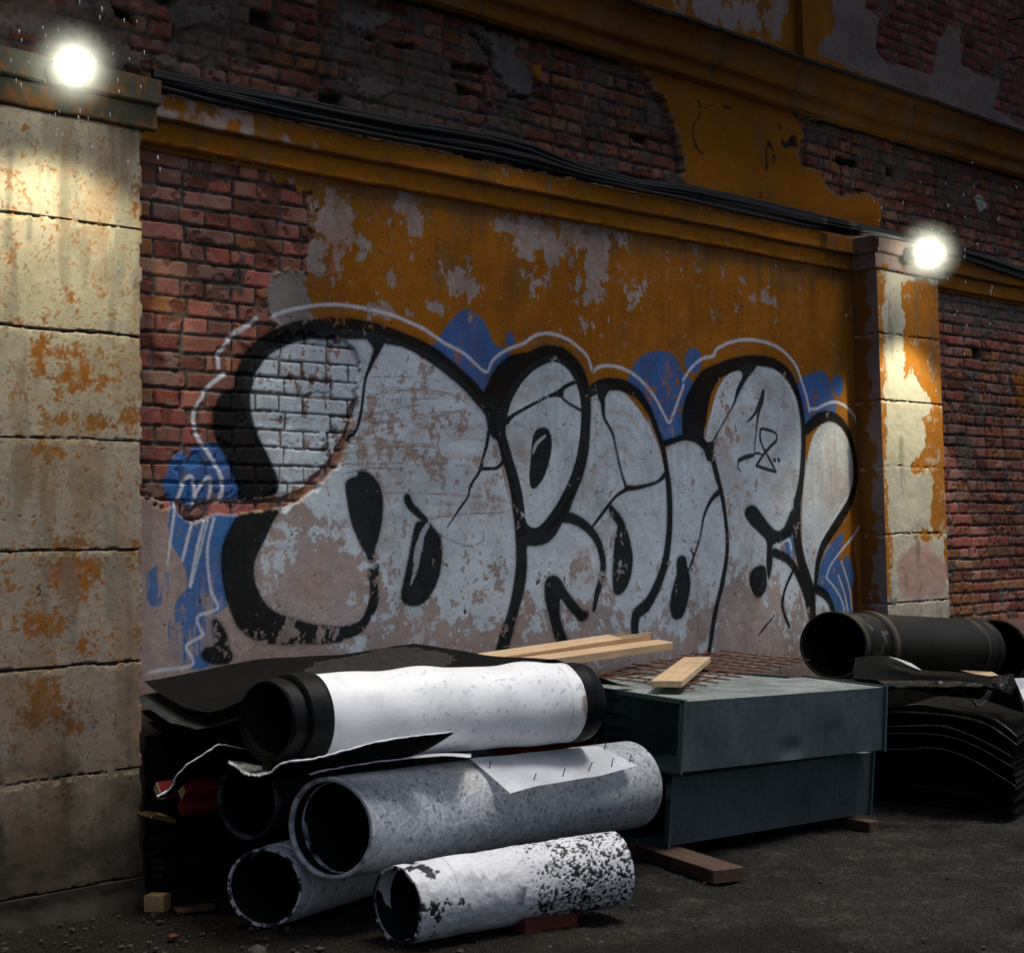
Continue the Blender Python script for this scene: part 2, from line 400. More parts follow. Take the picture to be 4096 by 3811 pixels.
    cm = sm(-cp, -.003, .004); base = mix(base, (1, 1, 1), 0)*(1-cm[..., None])+(col((.22, .195, .18), shp)*(.75+.5*n1)[..., None])*cm[..., None]
    H = H*(1-cm)+(-.006+(n1-.5)*.006)*cm
    # --- spray paint -------------------------------------------------
    soft = lambda d, a=.004, b=.004: sm(-(d+(n3-.5)*.004), -a, b)
    wornlow = sm(1.36-V+.5*(n1-.5), 0., .80)
    stain = lambda lo, hi, k=1.: 1-sm(nv*.45+n2*.4+n1*.3-wornlow*.0, lo, hi)*k
    # blue
    BL = np.array((.022, .125, .35), np.float32)
    blue = 0
    for k, p in (('5', [(500, 190), (545, 150), (600, 60), (650, 0), (690, -38), (745, -45), (805, -5), (850, 60), (885, 150), (940, 178), (985, 215), (950, 290), (870, 340), (830, 440), (760, 370), (650, 260)]),
                 ('5', [(960, 150), (965, 100), (985, 88), (1005, 105), (1010, 150), (990, 175)]),
                 ('s', [(1222, 750), (1226, 720), (1238, 698), (1262, 683), (1290, 682), (1312, 694), (1326, 725), (1345, 742), (1345, 800), (1320, 860), (1290, 862), (1265, 800)]),
                 ('6', [(8, 245), (20, 195), (55, 178), (95, 200), (107, 260), (90, 315), (55, 325), (20, 300)]),
                 ('6', [(665, 400), (700, 345), (760, 322), (815, 312), (850, 360), (872, 440), (890, 520), (875, 570), (800, 590), (720, 640), (690, 560), (680, 480)]),
                 ('6', [(868, 395), (878, 345), (905, 335), (930, 360), (932, 410), (920, 450), (890, 452)]),
                 ('6', [(880, 1290), (935, 1250), (928, 1320), (905, 1370), (918, 1425), (955, 1385), (985, 1440), (996, 1530), (975, 1610), (985, 1690), (1012, 1800), (880, 1800), (850, 1660), (790, 1590), (790, 1480), (830, 1370)]),
                 ('6', [(530, 1310), (630, 1240), (650, 1420), (600, 1380)]),
                 ('4', [(985, 880), (1010, 820), (1060, 780), (1150, 752), (1260, 725), (1330, 780), (1400, 930), (1450, 1075), (1400, 1160), (1330, 1290), (1320, 1460), (1330, 1620), (1310, 1700), (1250, 1740), (1240, 1870), (1230, 2030), (1030, 2030), (980, 1860), (1000, 1720), (1050, 1620), (1092, 1560), (1082, 1480), (1050, 1400), (1000, 1320), (980, 1200), (998, 1080), (962, 1010), (962, 950)])):
        a = soft(cv.poly(sh(k, p), 3)); blue = np.maximum(blue, a)
    pat = soft(cv.poly(sh('4', [(840, 1500), (880, 1460), (940, 1400), (960, 1470), (1000, 1500), (995, 1600), (950, 1670), (880, 1680), (850, 1620)]), 3)+edge*.3)*sm(fbm(U*4, V*.8, 9., 3, 131), .42, .56)
    blue = np.maximum(blue*stain(.64, .76, .8)*(.82+.18*n1), pat*.85)
    lowb = 1-sm(1.35-V, 0, .25)*sm(fbm(U*5, V*.9, 8., 3, 132), .50, .60)*.8
    blue = blue*np.where(U < 4.6, lowb, 1.)
    base = base*(1-blue[..., None]*.95)+(BL*(.75+.5*n1)[..., None])*blue[..., None]*.95
    # pale fill of the letters
    SIL = mix(col((.525, .61, .695), shp), (.37, .30, .275), sm(fbm(U, V, 4.2, 5, 150)*.6+n2*.4, .48, .70)*.55)*(.80+.34*n1+.22*(n3-.5))[..., None]
    fills = {}
    fills['big'] = cv.poly(sh('s', [(470, 770), (495, 700), (540, 672), (600, 652), (670, 640), (740, 650), (805, 675), (860, 705), (905, 745), (945, 800), (965, 860), (975, 920), (985, 960), (1000, 1020), (1010, 1080), (1005, 1150), (985, 1230), (960, 1290), (880, 1298), (700, 1298), (640, 1260), (600, 1238), (540, 1215), (500, 1165), (485, 1100), (495, 1050), (530, 1000), (540, 950), (520, 880), (490, 820)]), 2)
    fills['ring'] = cv.poly(sh('5', [(900, 600), (940, 500), (1000, 390), (1080, 290), (1180, 235), (1280, 240), (1370, 330), (1430, 470), (1430, 640), (1390, 900), (1300, 1090), (1200, 1220), (1110, 1260), (1040, 1180), (1000, 950), (930, 750)]), 2)
    fills['ess'] = cv.poly(sh('s', [(1140, 755), (1170, 745), (1215, 765), (1260, 825), (1285, 890), (1300, 960), (1300, 1030), (1295, 1090), (1270, 1140), (1240, 1190), (1230, 1290), (1050, 1290), (1015, 1240), (1000, 1200), (1010, 1040), (1070, 1030), (1110, 970), (1130, 880), (1140, 800)]), 2)
    fills['ewe'] = cv.poly(sh('s', [(1290, 890), (1312, 856), (1350, 860), (1380, 885), (1398, 940), (1410, 990), (1414, 1060), (1405, 1140), (1390, 1200), (1380, 1285), (1225, 1285), (1240, 1190), (1290, 1100), (1303, 1000)]), 2)
    fills['ee'] = cv.poly(sh('s', [(1375, 880), (1370, 850), (1385, 780), (1405, 735), (1440, 712), (1475, 706), (1515, 725), (1545, 770), (1562, 830), (1562, 890), (1552, 980), (1520, 1035), (1508, 1050), (1535, 1100), (1565, 1160), (1590, 1240), (1600, 1290), (1375, 1290), (1400, 1140), (1412, 1060), (1404, 980)]), 2)
    fills['bang'] = cv.poly(sh('6', [(760, 690), (830, 600), (885, 605), (940, 670), (975, 750), (990, 860), (985, 970), (955, 1070), (910, 1150), (850, 1240), (800, 1330), (780, 1430), (765, 1580), (730, 1530), (700, 1400), (695, 1250), (695, 1100), (705, 950), (730, 800)]), 2)
    fills['foot'] = cv.poly(sh('6', [(780, 1600), (830, 1610), (880, 1680), (900, 1800), (780, 1800)]), 2)
    grow = wornlow
    for k, d in fills.items():
        a = soft(d)
        wear = nv*.33+n2*.33+n3*.22+(fbm(U*.7, V*3.2, 6., 4, 151) if k == 'big' else n1)*.24
        lim = (.66 if k == 'big' else .72)-.27*grow
        if k == 'big':
            lim = lim - .30*cv.blob(615, 1125, 95, 85) - .05*cv.blob(790, 820, 150, 110) - .25*cv.blob(560, 1000, 60, 18)
        if k == 'ee': lim = lim-.20*cv.blob(1450, 1180, 60, 130)-.06*cv.blob(1430, 850, 60, 90)
        if k == 'ess': lim = lim-.18*cv.blob(1090, 1210, 80, 60)
        if k in ('ring', 'bang', 'foot'): lim = lim+.06
        cov = 1-sm(wear, lim-.022, lim+.022)*.88
        thin = .86+.14*sm(n2, .35, .6)
        a = a*cov*thin
        if k == 'bang': a = a*.8
        a = a*(1-.85*bm_*sm(.5-mk, 0, .4))
        c = SIL
        base = base*(1-a[..., None])+c*a[..., None]; H = H+a*.0006; H = H+(-.012-H)*(.45*a*bm_)
    # ghost shading inside the letters (old brown swirls)
    TAN = (.37, .275, .20)
    for k, p, w, al in (('5', [(1530, 560), (1600, 545), (1680, 575), (1730, 640)], 11, .35), ('5', [(1540, 670), (1600, 640), (1670, 655), (1720, 720)], 10, .35), ('5', [(1460, 960), (1480, 870), (1530, 800), (1600, 760), (1660, 770), (1690, 830)], 12, .38),
                        ('5', [(1090, 420), (1140, 380), (1210, 350), (1270, 360)], 12, .25), ('5', [(1480, 700), (1530, 610)], 20, .25), ('6', [(250, 620), (300, 560), (370, 530), (430, 540)], 14, .35), ('6', [(260, 760), (320, 700), (390, 690)], 14, .35), ('6', [(210, 460), (260, 400), (320, 370)], 10, .3),
                        ('6', [(240, 730), (290, 850), (310, 960)], 18, .3), ('5', [(1010, 700), (1060, 800)], 22, .22), ('6', [(560, 350), (620, 450), (660, 600)], 9, .25), ('6', [(860, 760), (880, 900), (860, 1050)], 44, .28)):
        d = cv.line(sh(k, p), w); a = sm(-(d+(n3-.5)*.01), -.008, .012)*al; base = mix(base, TAN, a)
    # brown scribbles over the big letter
    SC = (.20, .125, .085)
    for p in ([(120, 470), (300, 430), (480, 420), (640, 450), (720, 500), (700, 540), (500, 560), (200, 610)], [(180, 620), (420, 590), (640, 560), (725, 545)], [(60, 710), (300, 640), (520, 620), (690, 640)], [(0, 800), (160, 770), (420, 750), (570, 760)], [(0, 700), (250, 715), (560, 745)],
              [(0, 855), (200, 850), (375, 850), (360, 880), (150, 880), (0, 915)], [(260, 1020), (500, 1025), (760, 1040), (960, 1070), (970, 1130), (700, 1145), (520, 1170)], [(80, 460), (300, 480), (560, 470)], [(540, 1240), (620, 1290), (740, 1330), (820, 1300), (825, 1240)], [(200, 900), (250, 1010), (300, 1140), (320, 1250)],
              [(120, 350), (400, 345), (560, 370)], [(60, 640), (200, 560), (480, 500)], [(140, 790), (150, 860), (120, 930)], [(430, 860), (560, 850), (760, 870)]):
        d = cv.line(sh('5', p), 1.9)+(n2-.5)*.006; a = sm(-d, -.003, .002)*.8*sm(n2, .3, .45); base = mix(base, SC, a)
    # light halo line
    smr = sm(fbm(U*.55, V*7.5, 6., 5, 171)*.6+n2*.25+n3*.15, .50, .60)*np.clip(cv.blob(800, 830, 150, 90)+.7*cv.blob(880, 990, 110, 30)+.6*cv.blob(640, 990, 60, 25), 0, 1); base = mix(base, (.27, .185, .14), smr*.62)
    HAL = np.array((.56, .58, .68), np.float32)
    halos = [('4', [(1500, 5), (1445, 50), (1360, 100), (1310, 175), (1280, 215), (1282, 285)], 8), ('4', [(1315, 330), (1250, 375), (1205, 425), (1160, 500), (1138, 560), (1142, 640), (1170, 715), (1225, 795), (1275, 880), (1303, 960), (1292, 1045)], 8),
             ('s', [(532, 612), (570, 600), (640, 591), (705, 598), (765, 613), (820, 637)], 5.5),
             ('5', [(470, 60), (600, 150), (720, 215), (838, 318), (880, 250), (960, 190), (1065, 150), (1105, 120), (1160, 95), (1240, 98), (1325, 130), (1400, 190), (1440, 240), (1465, 310), (1500, 288), (1560, 280), (1640, 297), (1720, 345), (1800, 430), (1860, 530), (1905, 612), (1930, 565), (1965, 470), (1992, 395)], 5.6),
             ('6', [(0, 365), (50, 290), (110, 240), (180, 222), (190, 190), (260, 150), (350, 130), (450, 137), (540, 168), (610, 222), (660, 290), (690, 370), (720, 460), (738, 545)], 5.6), ('6', [(742, 532), (780, 530), (830, 505), (890, 492), (950, 520), (1000, 580), (1016, 640)], 5),
             ('4', [(1040, 1060), (1062, 1000), (1090, 938), (1118, 925), (1135, 960), (1140, 1060), (1112, 1125)], 6.5), ('4', [(1142, 1035), (1190, 960), (1228, 930), (1240, 1000), (1214, 1088)], 6.5), ('4', [(1022, 1090), (1000, 1250), (976, 1440)], [6, 5, 2]), ('4', [(1122, 1185), (1092, 1300), (1064, 1412)], 6),
             ('4', [(1192, 1175), (1150, 1350), (1110, 1565)], [4, 6, 6]), ('4', [(1210, 1180), (1170, 1350), (1120, 1545)], 3), ('4', [(1248, 1172), (1216, 1300), (1210, 1400), (1230, 1580), (1272, 1682), (1240, 1710), (1165, 1732), (1150, 1762), (1168, 1815), (1180, 1850), (1100, 1898), (1088, 1930), (1118, 1975), (1122, 2020), (1050, 2040), (950, 2050), (870, 2066)], 5),
             ('6', [(1055, 1160), (1000, 1260), (920, 1360), (860, 1440), (832, 1515)], 3.6), ('6', [(835, 1515), (885, 1575), (930, 1660), (948, 1770)], 3.6), ('6', [(905, 1500), (948, 1630), (972, 1770)], 3.2), ('6', [(922, 1420), (950, 1500), (975, 1590), (985, 1700)], 3.2), ('6', [(560, 1330), (615, 1290), (632, 1345)], 6)]
    # inner highlights along the outlines
    hi = [('5', [(985, 560), (1080, 500), (1180, 465), (1260, 470)], 3), ('5', [(1350, 600), (1375, 640)], 2), ('5', [(1220, 275), (1290, 295), (1340, 350)], 3.5), ('5', [(1120, 1165), (1200, 1090), (1260, 1000)], 3), ('5', [(1370, 560), (1372, 680), (1350, 800)], 3), ('5', [(1580, 455), (1660, 500)], 3), ('5', [(1660, 1020), (1760, 995), (1870, 960), (1880, 985), (1870, 1200), (1850, 1340)], 3),
          ('5', [(1330, 1255), (1410, 1300), (1460, 1370), (1475, 1500)], 3), ('5', [(1480, 1215), (1560, 1150)], 3), ('5', [(700, 500), (780, 560), (840, 640)], 4), ('5', [(950, 880), (975, 1020), (990, 1150)], 3.5), ('5', [(390, 1110), (390, 1220), (340, 1450)], 3), ('5', [(1150, 1580), (1170, 1720), (1195, 1820)], 3.5), ('5', [(1925, 1420), (1905, 1560), (1900, 1700)], 3), ('5', [(1585, 1180), (1560, 1290), (1555, 1400)], 2.5), ('5', [(885, 720), (915, 780), (925, 830)], 3),
          ('6', [(350, 1060), (348, 1140), (400, 1220), (460, 1280), (490, 1340), (480, 1410)], 4), ('6', [(375, 1470), (378, 1540), (405, 1600)], 3), ('6', [(960, 1040), (880, 1170), (800, 1310), (770, 1430), (765, 1540)], 4.5), ('6', [(215, 1010), (235, 1150), (240, 1330), (220, 1500)], 3.5), ('6', [(440, 295), (530, 320), (610, 400), (655, 500)], 3.5), ('6', [(545, 1390), (620, 1440), (680, 1560), (720, 1750)], 3.5), ('6', [(165, 720), (220, 620), (290, 510), (330, 380)], 2.5), ('6', [(790, 1640), (840, 1700), (860, 1790)], 4), ('6', [(100, 1260), (140, 1130), (210, 1030)], 3)]
    for k, p, w in halos:
        d = cv.line(sh(k, p), w); a = sm(-(d+(n3-.5)*.006), -.007, .005)*.86*stain(.72, .80, .6); base = mix(base, HAL, a)
    for k, p, w in hi:
        d = cv.line(sh(k, p), w); a = sm(-(d+(n3-.5)*.006), -.006, .004)*.62; base = mix(base, (.58, .66, .76), a)
    # black outlines
    bk = np.zeros(shp, np.float32)
    ov = np.zeros(shp, np.float32)
    def pol(k, p, n=3):
        nonlocal bk, ov; d = cv.poly(sh(k, p), n); bk = np.maximum(bk, soft(d, .007, .004)); ov = np.maximum(ov, sm(.026-d+(n3-.5)*.02, 0, .03))
    def lin(k, p, w):
        nonlocal bk, ov; d = cv.line(sh(k, p), w); bk = np.maximum(bk, soft(d, .005, .003))
        if np.max(w) > 12: ov = np.maximum(ov, sm(.022-d+(n3-.5)*.02, 0, .028))
    pol('4', [(1990, 8), (1850, 8), (1700, 28), (1580, 80), (1480, 160), (1420, 235), (1390, 310), (1375, 405), (1300, 440), (1265, 500), (1250, 570), (1250, 650), (1270, 720), (1310, 780), (1345, 850), (1370, 930), (1400, 1010), (1412, 1095), (1560, 1085), (1620, 1020), (1632, 960), (1610, 890), (1570, 800), (1530, 720), (1500, 640), (1475, 560), (1465, 480), (1475, 410), (1497, 330), (1545, 250), (1620, 190), (1740, 140), (1850, 122), (1990, 122)], 2)
    pol('4', [(1430, 1110), (1350, 1210), (1310, 1290), (1290, 1380), (1290, 1460), (1300, 1540), (1315, 1620), (1340, 1700), (1380, 1790), (1440, 1850), (1560, 1900), (1760, 1900), (1990, 1890), (1990, 1805), (1850, 1790), (1740, 1762), (1640, 1730), (1560, 1680), (1510, 1600), (1485, 1530), (1480, 1450), (1500, 1380), (1545, 1290), (1590, 1190), (1625, 1105)], 2)
    lin('s', [(645, 1232), (690, 1222), (712, 1200), (726, 1150), (732, 1100)], [26, 24, 18, 14, 12])
    pol('7', [(1170, 120), (1200, 70), (1250, 60), (1240, -80), (1270, -90), (1320, -10), (1340, 70), (1360, 120), (1330, 165), (1230, 170)], 2)
    pol('5', [(-10, 10), (150, 22), (280, 57), (400, 105), (520, 162), (620, 237), (720, 322), (790, 387), (830, 432), (870, 340), (930, 260), (1000, 215), (1090, 203), (1120, 185), (1200, 160), (1290, 175), (1360, 230), (1410, 300), (1438, 385), (1452, 470), (1453, 560), (1447, 660), (1441, 760), (1420, 870), (1390, 965), (1350, 1060), (1328, 1130), (1290, 1190), (1250, 1260), (1200, 1312), (1130, 1332), (1080, 1332),
              (1080, 1400), (1078, 1470), (1070, 1545), (1050, 1640), (1020, 1740), (960, 1960), (890, 1960), (960, 1740), (990, 1620), (1010, 1500), (1015, 1380), (1010, 1250), (1000, 1130), (985, 1030), (962, 930), (945, 862), (920, 790), (900, 722), (870, 690), (850, 645), (835, 570), (780, 500), (720, 430), (640, 360), (550, 290), (450, 222), (350, 172), (230, 150), (130, 126), (-10, 120)], 2)
    ringin = soft(cv.poly(sh('5', [(965, 575), (985, 500), (1020, 430), (1060, 370), (1120, 310), (1180, 275), (1240, 260), (1300, 285), (1345, 340), (1375, 410), (1390, 480), (1395, 570), (1390, 650), (1380, 740), (1360, 840), (1330, 930), (1290, 1020), (1250, 1090), (1200, 1160), (1150, 1215), (1105, 1220), (1072, 1180), (1063, 1100), (1050, 1020), (1030, 930), (1005, 850), (980, 770), (958, 690), (955, 640)]), 2), .004, .004)
    bk = bk*(1-ringin)
    tri = soft(cv.poly(sh('5', [(872, 715), (905, 718), (925, 790), (920, 840), (890, 865), (850, 860), (820, 845), (842, 790)]), 3), .003, .003)
    lin('5', [(855, 670), (845, 740), (818, 850), (800, 900), (750, 980), (738, 1040), (690, 1110), (615, 1222)], [9, 9, 8, 7, 6, 4, 5, 2]); lin('5', [(805, 880), (860, 880), (905, 875), (940, 840)], [8, 7, 7, 9])
    bk = bk*(1-tri)
    lin('5', [(960, 605), (1000, 568), (1100, 512), (1200, 462), (1262, 440), (1300, 405), (1365, 372)], [14, 8, 6, 6, 11, 8, 8]); lin('5', [(1262, 440), (1310, 490), (1400, 545)], [9, 5, 7]); pol('5', [(1240, 445), (1290, 420), (1290, 460), (1265, 465)])
    pol('5', [(1108, 740), (1115, 690), (1140, 652), (1180, 640), (1210, 660), (1225, 720), (1220, 785), (1203, 860), (1172, 940), (1130, 992), (1102, 988), (1092, 930), (1098, 850)])
    eye = soft(cv.line(sh('5', [(1115, 790), (1135, 735), (1185, 690)], ), [5, 8, 4])); bk = bk*(1-eye*.8)
    # the S
    lin('5', [(1440, 440), (1500, 402), (1570, 388), (1650, 400), (1730, 450), (1790, 540), (1835, 650), (1872, 760), (1893, 880), (1908, 1000), (1912, 1150), (1905, 1300), (1880, 1440), (1835, 1570), (1780, 1670), (1712, 1740), (1710, 1900)], [20, 24, 24, 23, 20, 16, 14, 14, 14, 16, 17, 18, 20, 22, 24, 24, 22])
    lin('5', [(1505, 440), (1522, 500), (1530, 580), (1580, 675), (1600, 760), (1622, 860), (1650, 960), (1682, 995), (1830, 962), (1890, 910)], [16, 13, 8, 6, 4, 5, 6, 10, 6, 12]); lin('5', [(1680, 990), (1600, 1042), (1530, 1130), (1435, 1255)], [11, 6, 8, 3]); pol('5', [(1480, 400), (1560, 410), (1535, 470), (1530, 530), (1505, 490)])
    lin('5', [(1270, 1160), (1350, 1172), (1430, 1220), (1492, 1300), (1522, 1400), (1522, 1490), (1490, 1600), (1470, 1700)], [22, 22, 20, 19, 18, 17, 15, 9])
    pol('5', [(1180, 1560), (1200, 1512), (1240, 1500), (1280, 1530), (1300, 1570), (1350, 1640), (1400, 1700), (1435, 1712), (1430, 1752), (1390, 1772), (1350, 1730), (1300, 1670), (1275, 1640), (1270, 1720), (1285, 1790), (1320, 1900), (1255, 1900), (1210, 1740), (1190, 1660)])
    pol('5', [(1568, 1088), (1602, 1120), (1640, 1170), (1670, 1250), (1690, 1330), (1698, 1420), (1682, 1520), (1650, 1590), (1610, 1617), (1584, 1590), (1579, 1500), (1585, 1400), (1595, 1290), (1610, 1215), (1575, 1160), (1560, 1115)])
    # eyes of the big letter
    pol('5', [(28, 955), (60, 932), (95, 920), (95, 895), (150, 897), (200, 940), (235, 1010), (244, 1090), (236, 1200), (216, 1290), (197, 1350), (198, 1420), (160, 1420), (140, 1370), (100, 1300), (60, 1200), (35, 1080), (24, 1000)])
    pol('5', [(155, 1470), (190, 1468), (206, 1540), (216, 1640), (200, 1705), (180, 1735), (172, 1650), (163, 1550)]); lin('5', [(385, 1055), (400, 1092), (440, 1132), (490, 1182)], [19, 18, 16, 14])
    pol('5', [(440, 1190), (500, 1188), (542, 1230), (576, 1280), (586, 1380), (570, 1500), (530, 1600), (480, 1660), (420, 1682), (362, 1660), (350, 1600), (370, 1500), (400, 1350), (420, 1250)])
    wornst = soft(cv.line(sh('5', [(500, 1215), (470, 1270), (445, 1370), (430, 1470), (405, 1555)]), [12, 13, 14, 11, 5])+edge*.2); bk = bk*(1-wornst)
    # crack of the big letter
    pol('5', [(130, 95), (262, 95), (235, 180), (190, 262), (160, 292), (175, 230), (185, 180)]); lin('5', [(172, 275), (140, 360), (127, 450), (112, 560), (88, 650), (40, 720), (0, 785)], [10, 6, 7, 7, 6, 5, 4])
    # the U
    lin('s', [(1286, 862), (1300, 858), (1330, 849), (1352, 854), (1372, 874), (1386, 900), (1395, 935)], [14, 12, 12, 12, 12, 12, 14])
    lin('6', [(175, 830), (198, 920), (222, 1010), (246, 1150), (258, 1300), (250, 1420), (226, 1560), (203, 1650), (183, 1750), (150, 1960)], [14, 15, 13, 11, 11, 12, 13, 12, 14, 11])
    lin('6', [(216, 1012), (165, 1062), (120, 1160), (96, 1290), (45, 1440), (0, 1540)], [13, 9, 6, 4, 5, 6])
    pol('s', [(1313, 1092), (1320, 1078), (1331, 1082), (1334, 1098), (1341, 1130), (1336, 1165), (1326, 1196), (1309, 1202), (1301, 1182), (1304, 1150), (1313, 1115)])
    # the E
    pol('6', [(-5, 580), (10, 490), (50, 400), (110, 310), (200, 270), (290, 237), (370, 222), (440, 224), (430, 285), (385, 340), (335, 420), (300, 505), (250, 590), (200, 680), (178, 745), (172, 830), (140, 830), (120, 770), (60, 720), (0, 705)], 2)
    sliv = soft(cv.poly(sh('6', [(320, 310), (345, 342), (312, 410), (290, 500), (240, 592), (190, 680), (157, 727), (120, 697), (135, 610), (148, 520), (170, 430), (222, 350)]), 2), .003, .003); bk = bk*(1-sliv)
    lin('6', [(420, 252), (470, 255), (540, 275), (610, 330), (658, 420), (688, 530), (702, 640), (703, 760), (696, 880), (682, 1000), (665, 1080)], [20, 20, 20, 19, 17, 15, 15, 15, 16, 19, 22])
    lin('6', [(665, 1080), (662, 1200), (668, 1300), (685, 1400), (715, 1500), (750, 1600), (768, 1740)], [24, 26, 26, 27, 28, 20, 6])
    pol('6', [(368, 1112), (400, 1092), (430, 1105), (462, 1150), (500, 1200), (545, 1240), (590, 1220), (640, 1110), (660, 1230), (600, 1290), (545, 1310), (522, 1335), (525, 1400), (515, 1480), (500, 1525), (488, 1440), (490, 1360), (485, 1300), (440, 1250), (390, 1200), (362, 1155)])
    pol('6', [(395, 1490), (430, 1450), (480, 1450), (490, 1520), (486, 1580), (455, 1625), (420, 1620), (393, 1560)])
    lin('6', [(535, 1370), (600, 1400), (655, 1465), (700, 1560), (735, 1660), (760, 1760), (780, 1900)], [19, 18, 18, 21, 24, 24, 20])
    lin('6', [(640, 1480), (600, 1570), (580, 1680), (620, 1800)], [8, 7, 9, 8]); lin('6', [(535, 1735), (480, 1800), (440, 1850)], [2, 4, 3])
    lin('6', [(775, 1580), (830, 1615), (870, 1690), (890, 1770)], [20, 18, 14, 12])
    # exclamation drop
    lin('6', [(722, 650), (790, 592), (860, 576), (922, 612), (962, 675), (992, 765), (1006, 870), (1002, 980), (970, 1080), (920, 1165), (860, 1255), (810, 1340), (782, 1440), (770, 1560)], [22, 24, 20, 18, 15, 13, 13, 14, 17, 20, 20, 18, 15, 12])
    drop = soft(cv.poly(sh('6', [(835, 622), (880, 622), (930, 682), (958, 755), (974, 850), (974, 960), (948, 1060), (898, 1140), (838, 1240), (790, 1330), (768, 1430), (762, 1570), (735, 1520), (715, 1400), (705, 1250), (706, 1100), (716, 950), (740, 800), (782, 690)]), 2), .003, .003)
    # flaking of the black
    bw = n2*.34+nv*.30+n3*.22+n1*.14
    lim = .675-.17*sm(1.0-V+.3*(n1-.5), 0, .5)
    for x, y, rx, ry, a in ((725, 1090, 16, 70, .12), (820, 1040, 25, 60, .10), (1205, 1060, 18, 70, .1), (1165, 1130, 20, 60, .14), (1320, 1120, 14, 60, .1), (1270, 1250, 30, 40, .1), (600, 1235, 130, 26, .16), (420, 1260, 60, 50, .12), (640, 625, 110, 20, .09), (960, 830, 30, 60, .08), (990, 1230, 30, 60, .14)):
        lim = lim-a*cv.blob(x, y, rx, ry)
    bk = bk*(1-sm(bw, lim-.012, lim+.012)*.95)
    base = mix(base, (.012, .014, .016), ov*(1-bk)*.30*(1-ringin)*(1-drop)*(1-sliv))
    base = mix(base, (0, 0, 0), 0)
    base = base*(1-bk[..., None]*.97)+(np.array((.006, .0085, .0095), np.float32)*(.7+.9*n1)[..., None])*bk[..., None]*.97
    # re-lay the drop and sliver over the black overlap
    # gash where plaster and paint have broken away down to the red brick
    g2 = cv.line(sh('4', [(1640, 1065), (1760, 1025), (1840, 950), (1900, 900), (1960, 815), (2010, 720), (2050, 560), (2080, 470)]), [10, 20, 24, 24, 22, 14, 8, 4])+edge*.34+(n2-.5)*.03
    g3 = np.minimum(fl+(n2-.5)*.02, g2); gm = sm(-g3, -.002, .004); rimg = sm(.016-np.abs(g3), 0, .012)*(1-gm)
    base = mix(base, (.40, .30, .20), rimg*sm(n2, .42, .55)*.7); base = base*(1-gm[..., None]*.93)+(cb*1.05)*gm[..., None]*.93; H = H*(1-gm)+(-.020+hb)*gm
    # tag: 18
    t = np.zeros(shp, np.float32)
    for k, p, w in (('6', [(470, 430), (460, 490), (440, 560), (427, 680), (418, 785)], [9, 10, 7, 4, 3]), ('6', [(466, 440), (445, 500), (420, 560), (378, 606)], [9, 8, 7, 4]), ('6', [(326, 832), (370, 812), (412, 802)], [8, 10, 8]), ('6', [(326, 835), (320, 872), (337, 892)], [5, 4, 4]), ('6', [(415, 795), (440, 790), (470, 802)], [4, 5, 3]),
                    ('6', [(455, 650), (475, 648), (538, 672), (546, 712), (522, 740), (476, 790), (432, 858)], 6), ('6', [(430, 862), (480, 880), (542, 898)], 7), ('6', [(542, 898), (510, 830), (478, 775), (452, 705), (455, 650)], 6), ('6', [(534, 828), (537, 832)], 8), ('6', [(558, 828), (561, 832)], 8)):
        t = np.maximum(t, soft(cv.line(sh(k, p), w), .004, .003))
    base = mix(base, (.012, .013, .014), t*.95)
    # hairline cracks and pits
    cracks(cv, H, base, [sh('5', [(1130, 1560), (1280, 1450), (1300, 1600)]), sh('6', [(0, 1300), (60, 1380), (50, 1480)]), sh('5', [(560, 1420), (640, 1470), (700, 1600), (720, 1720)])], w=.8, depth=.003)
    pits = sm(fbm(U, V, 55., 2, 141), .87, .90); base = mix(base, (.05, .04, .035), pits*.7); H -= pits*.003
    # run-off streaks and fine crazing of the old plaster
    drip = sm(fbm(U*7, V*.45, 5., 4, 160), .52, .72)*sm(fbm(U, V, 1.7, 3, 161), .40, .60); base = base*(1-.13*drip)[..., None]
    cz_ = np.abs(fbm(U, V, 6.5, 3, 162)-.5); craze = sm(.0045-cz_, -.001, .003)*sm(fbm(U, V, 2.1, 3, 163), .48, .58)*(1-bm_); base = mix(base, (.05, .042, .038), craze*.55); H -= craze*.0015
    dust = sm(fbm(U, V, 2.6, 5, 164), .50, .70); base = base*(1-.18*dust)[..., None]
    # lower metre of plaster darkens towards the foot
    spl = sm(.95-V+.3*(n1-.5)+.12*(n2-.5), .0, .7); base = base*(1-.22*spl)[..., None]
    o = gridobj('graffiti_panel', wallpts(U, V, D0, H), np.clip(base, .003, .9), MW, sharp=None)
    adopt(o, wall); tag(o, 'ochre plaster and bare brick bay sprayed with pale bubble letters')
build_bay()
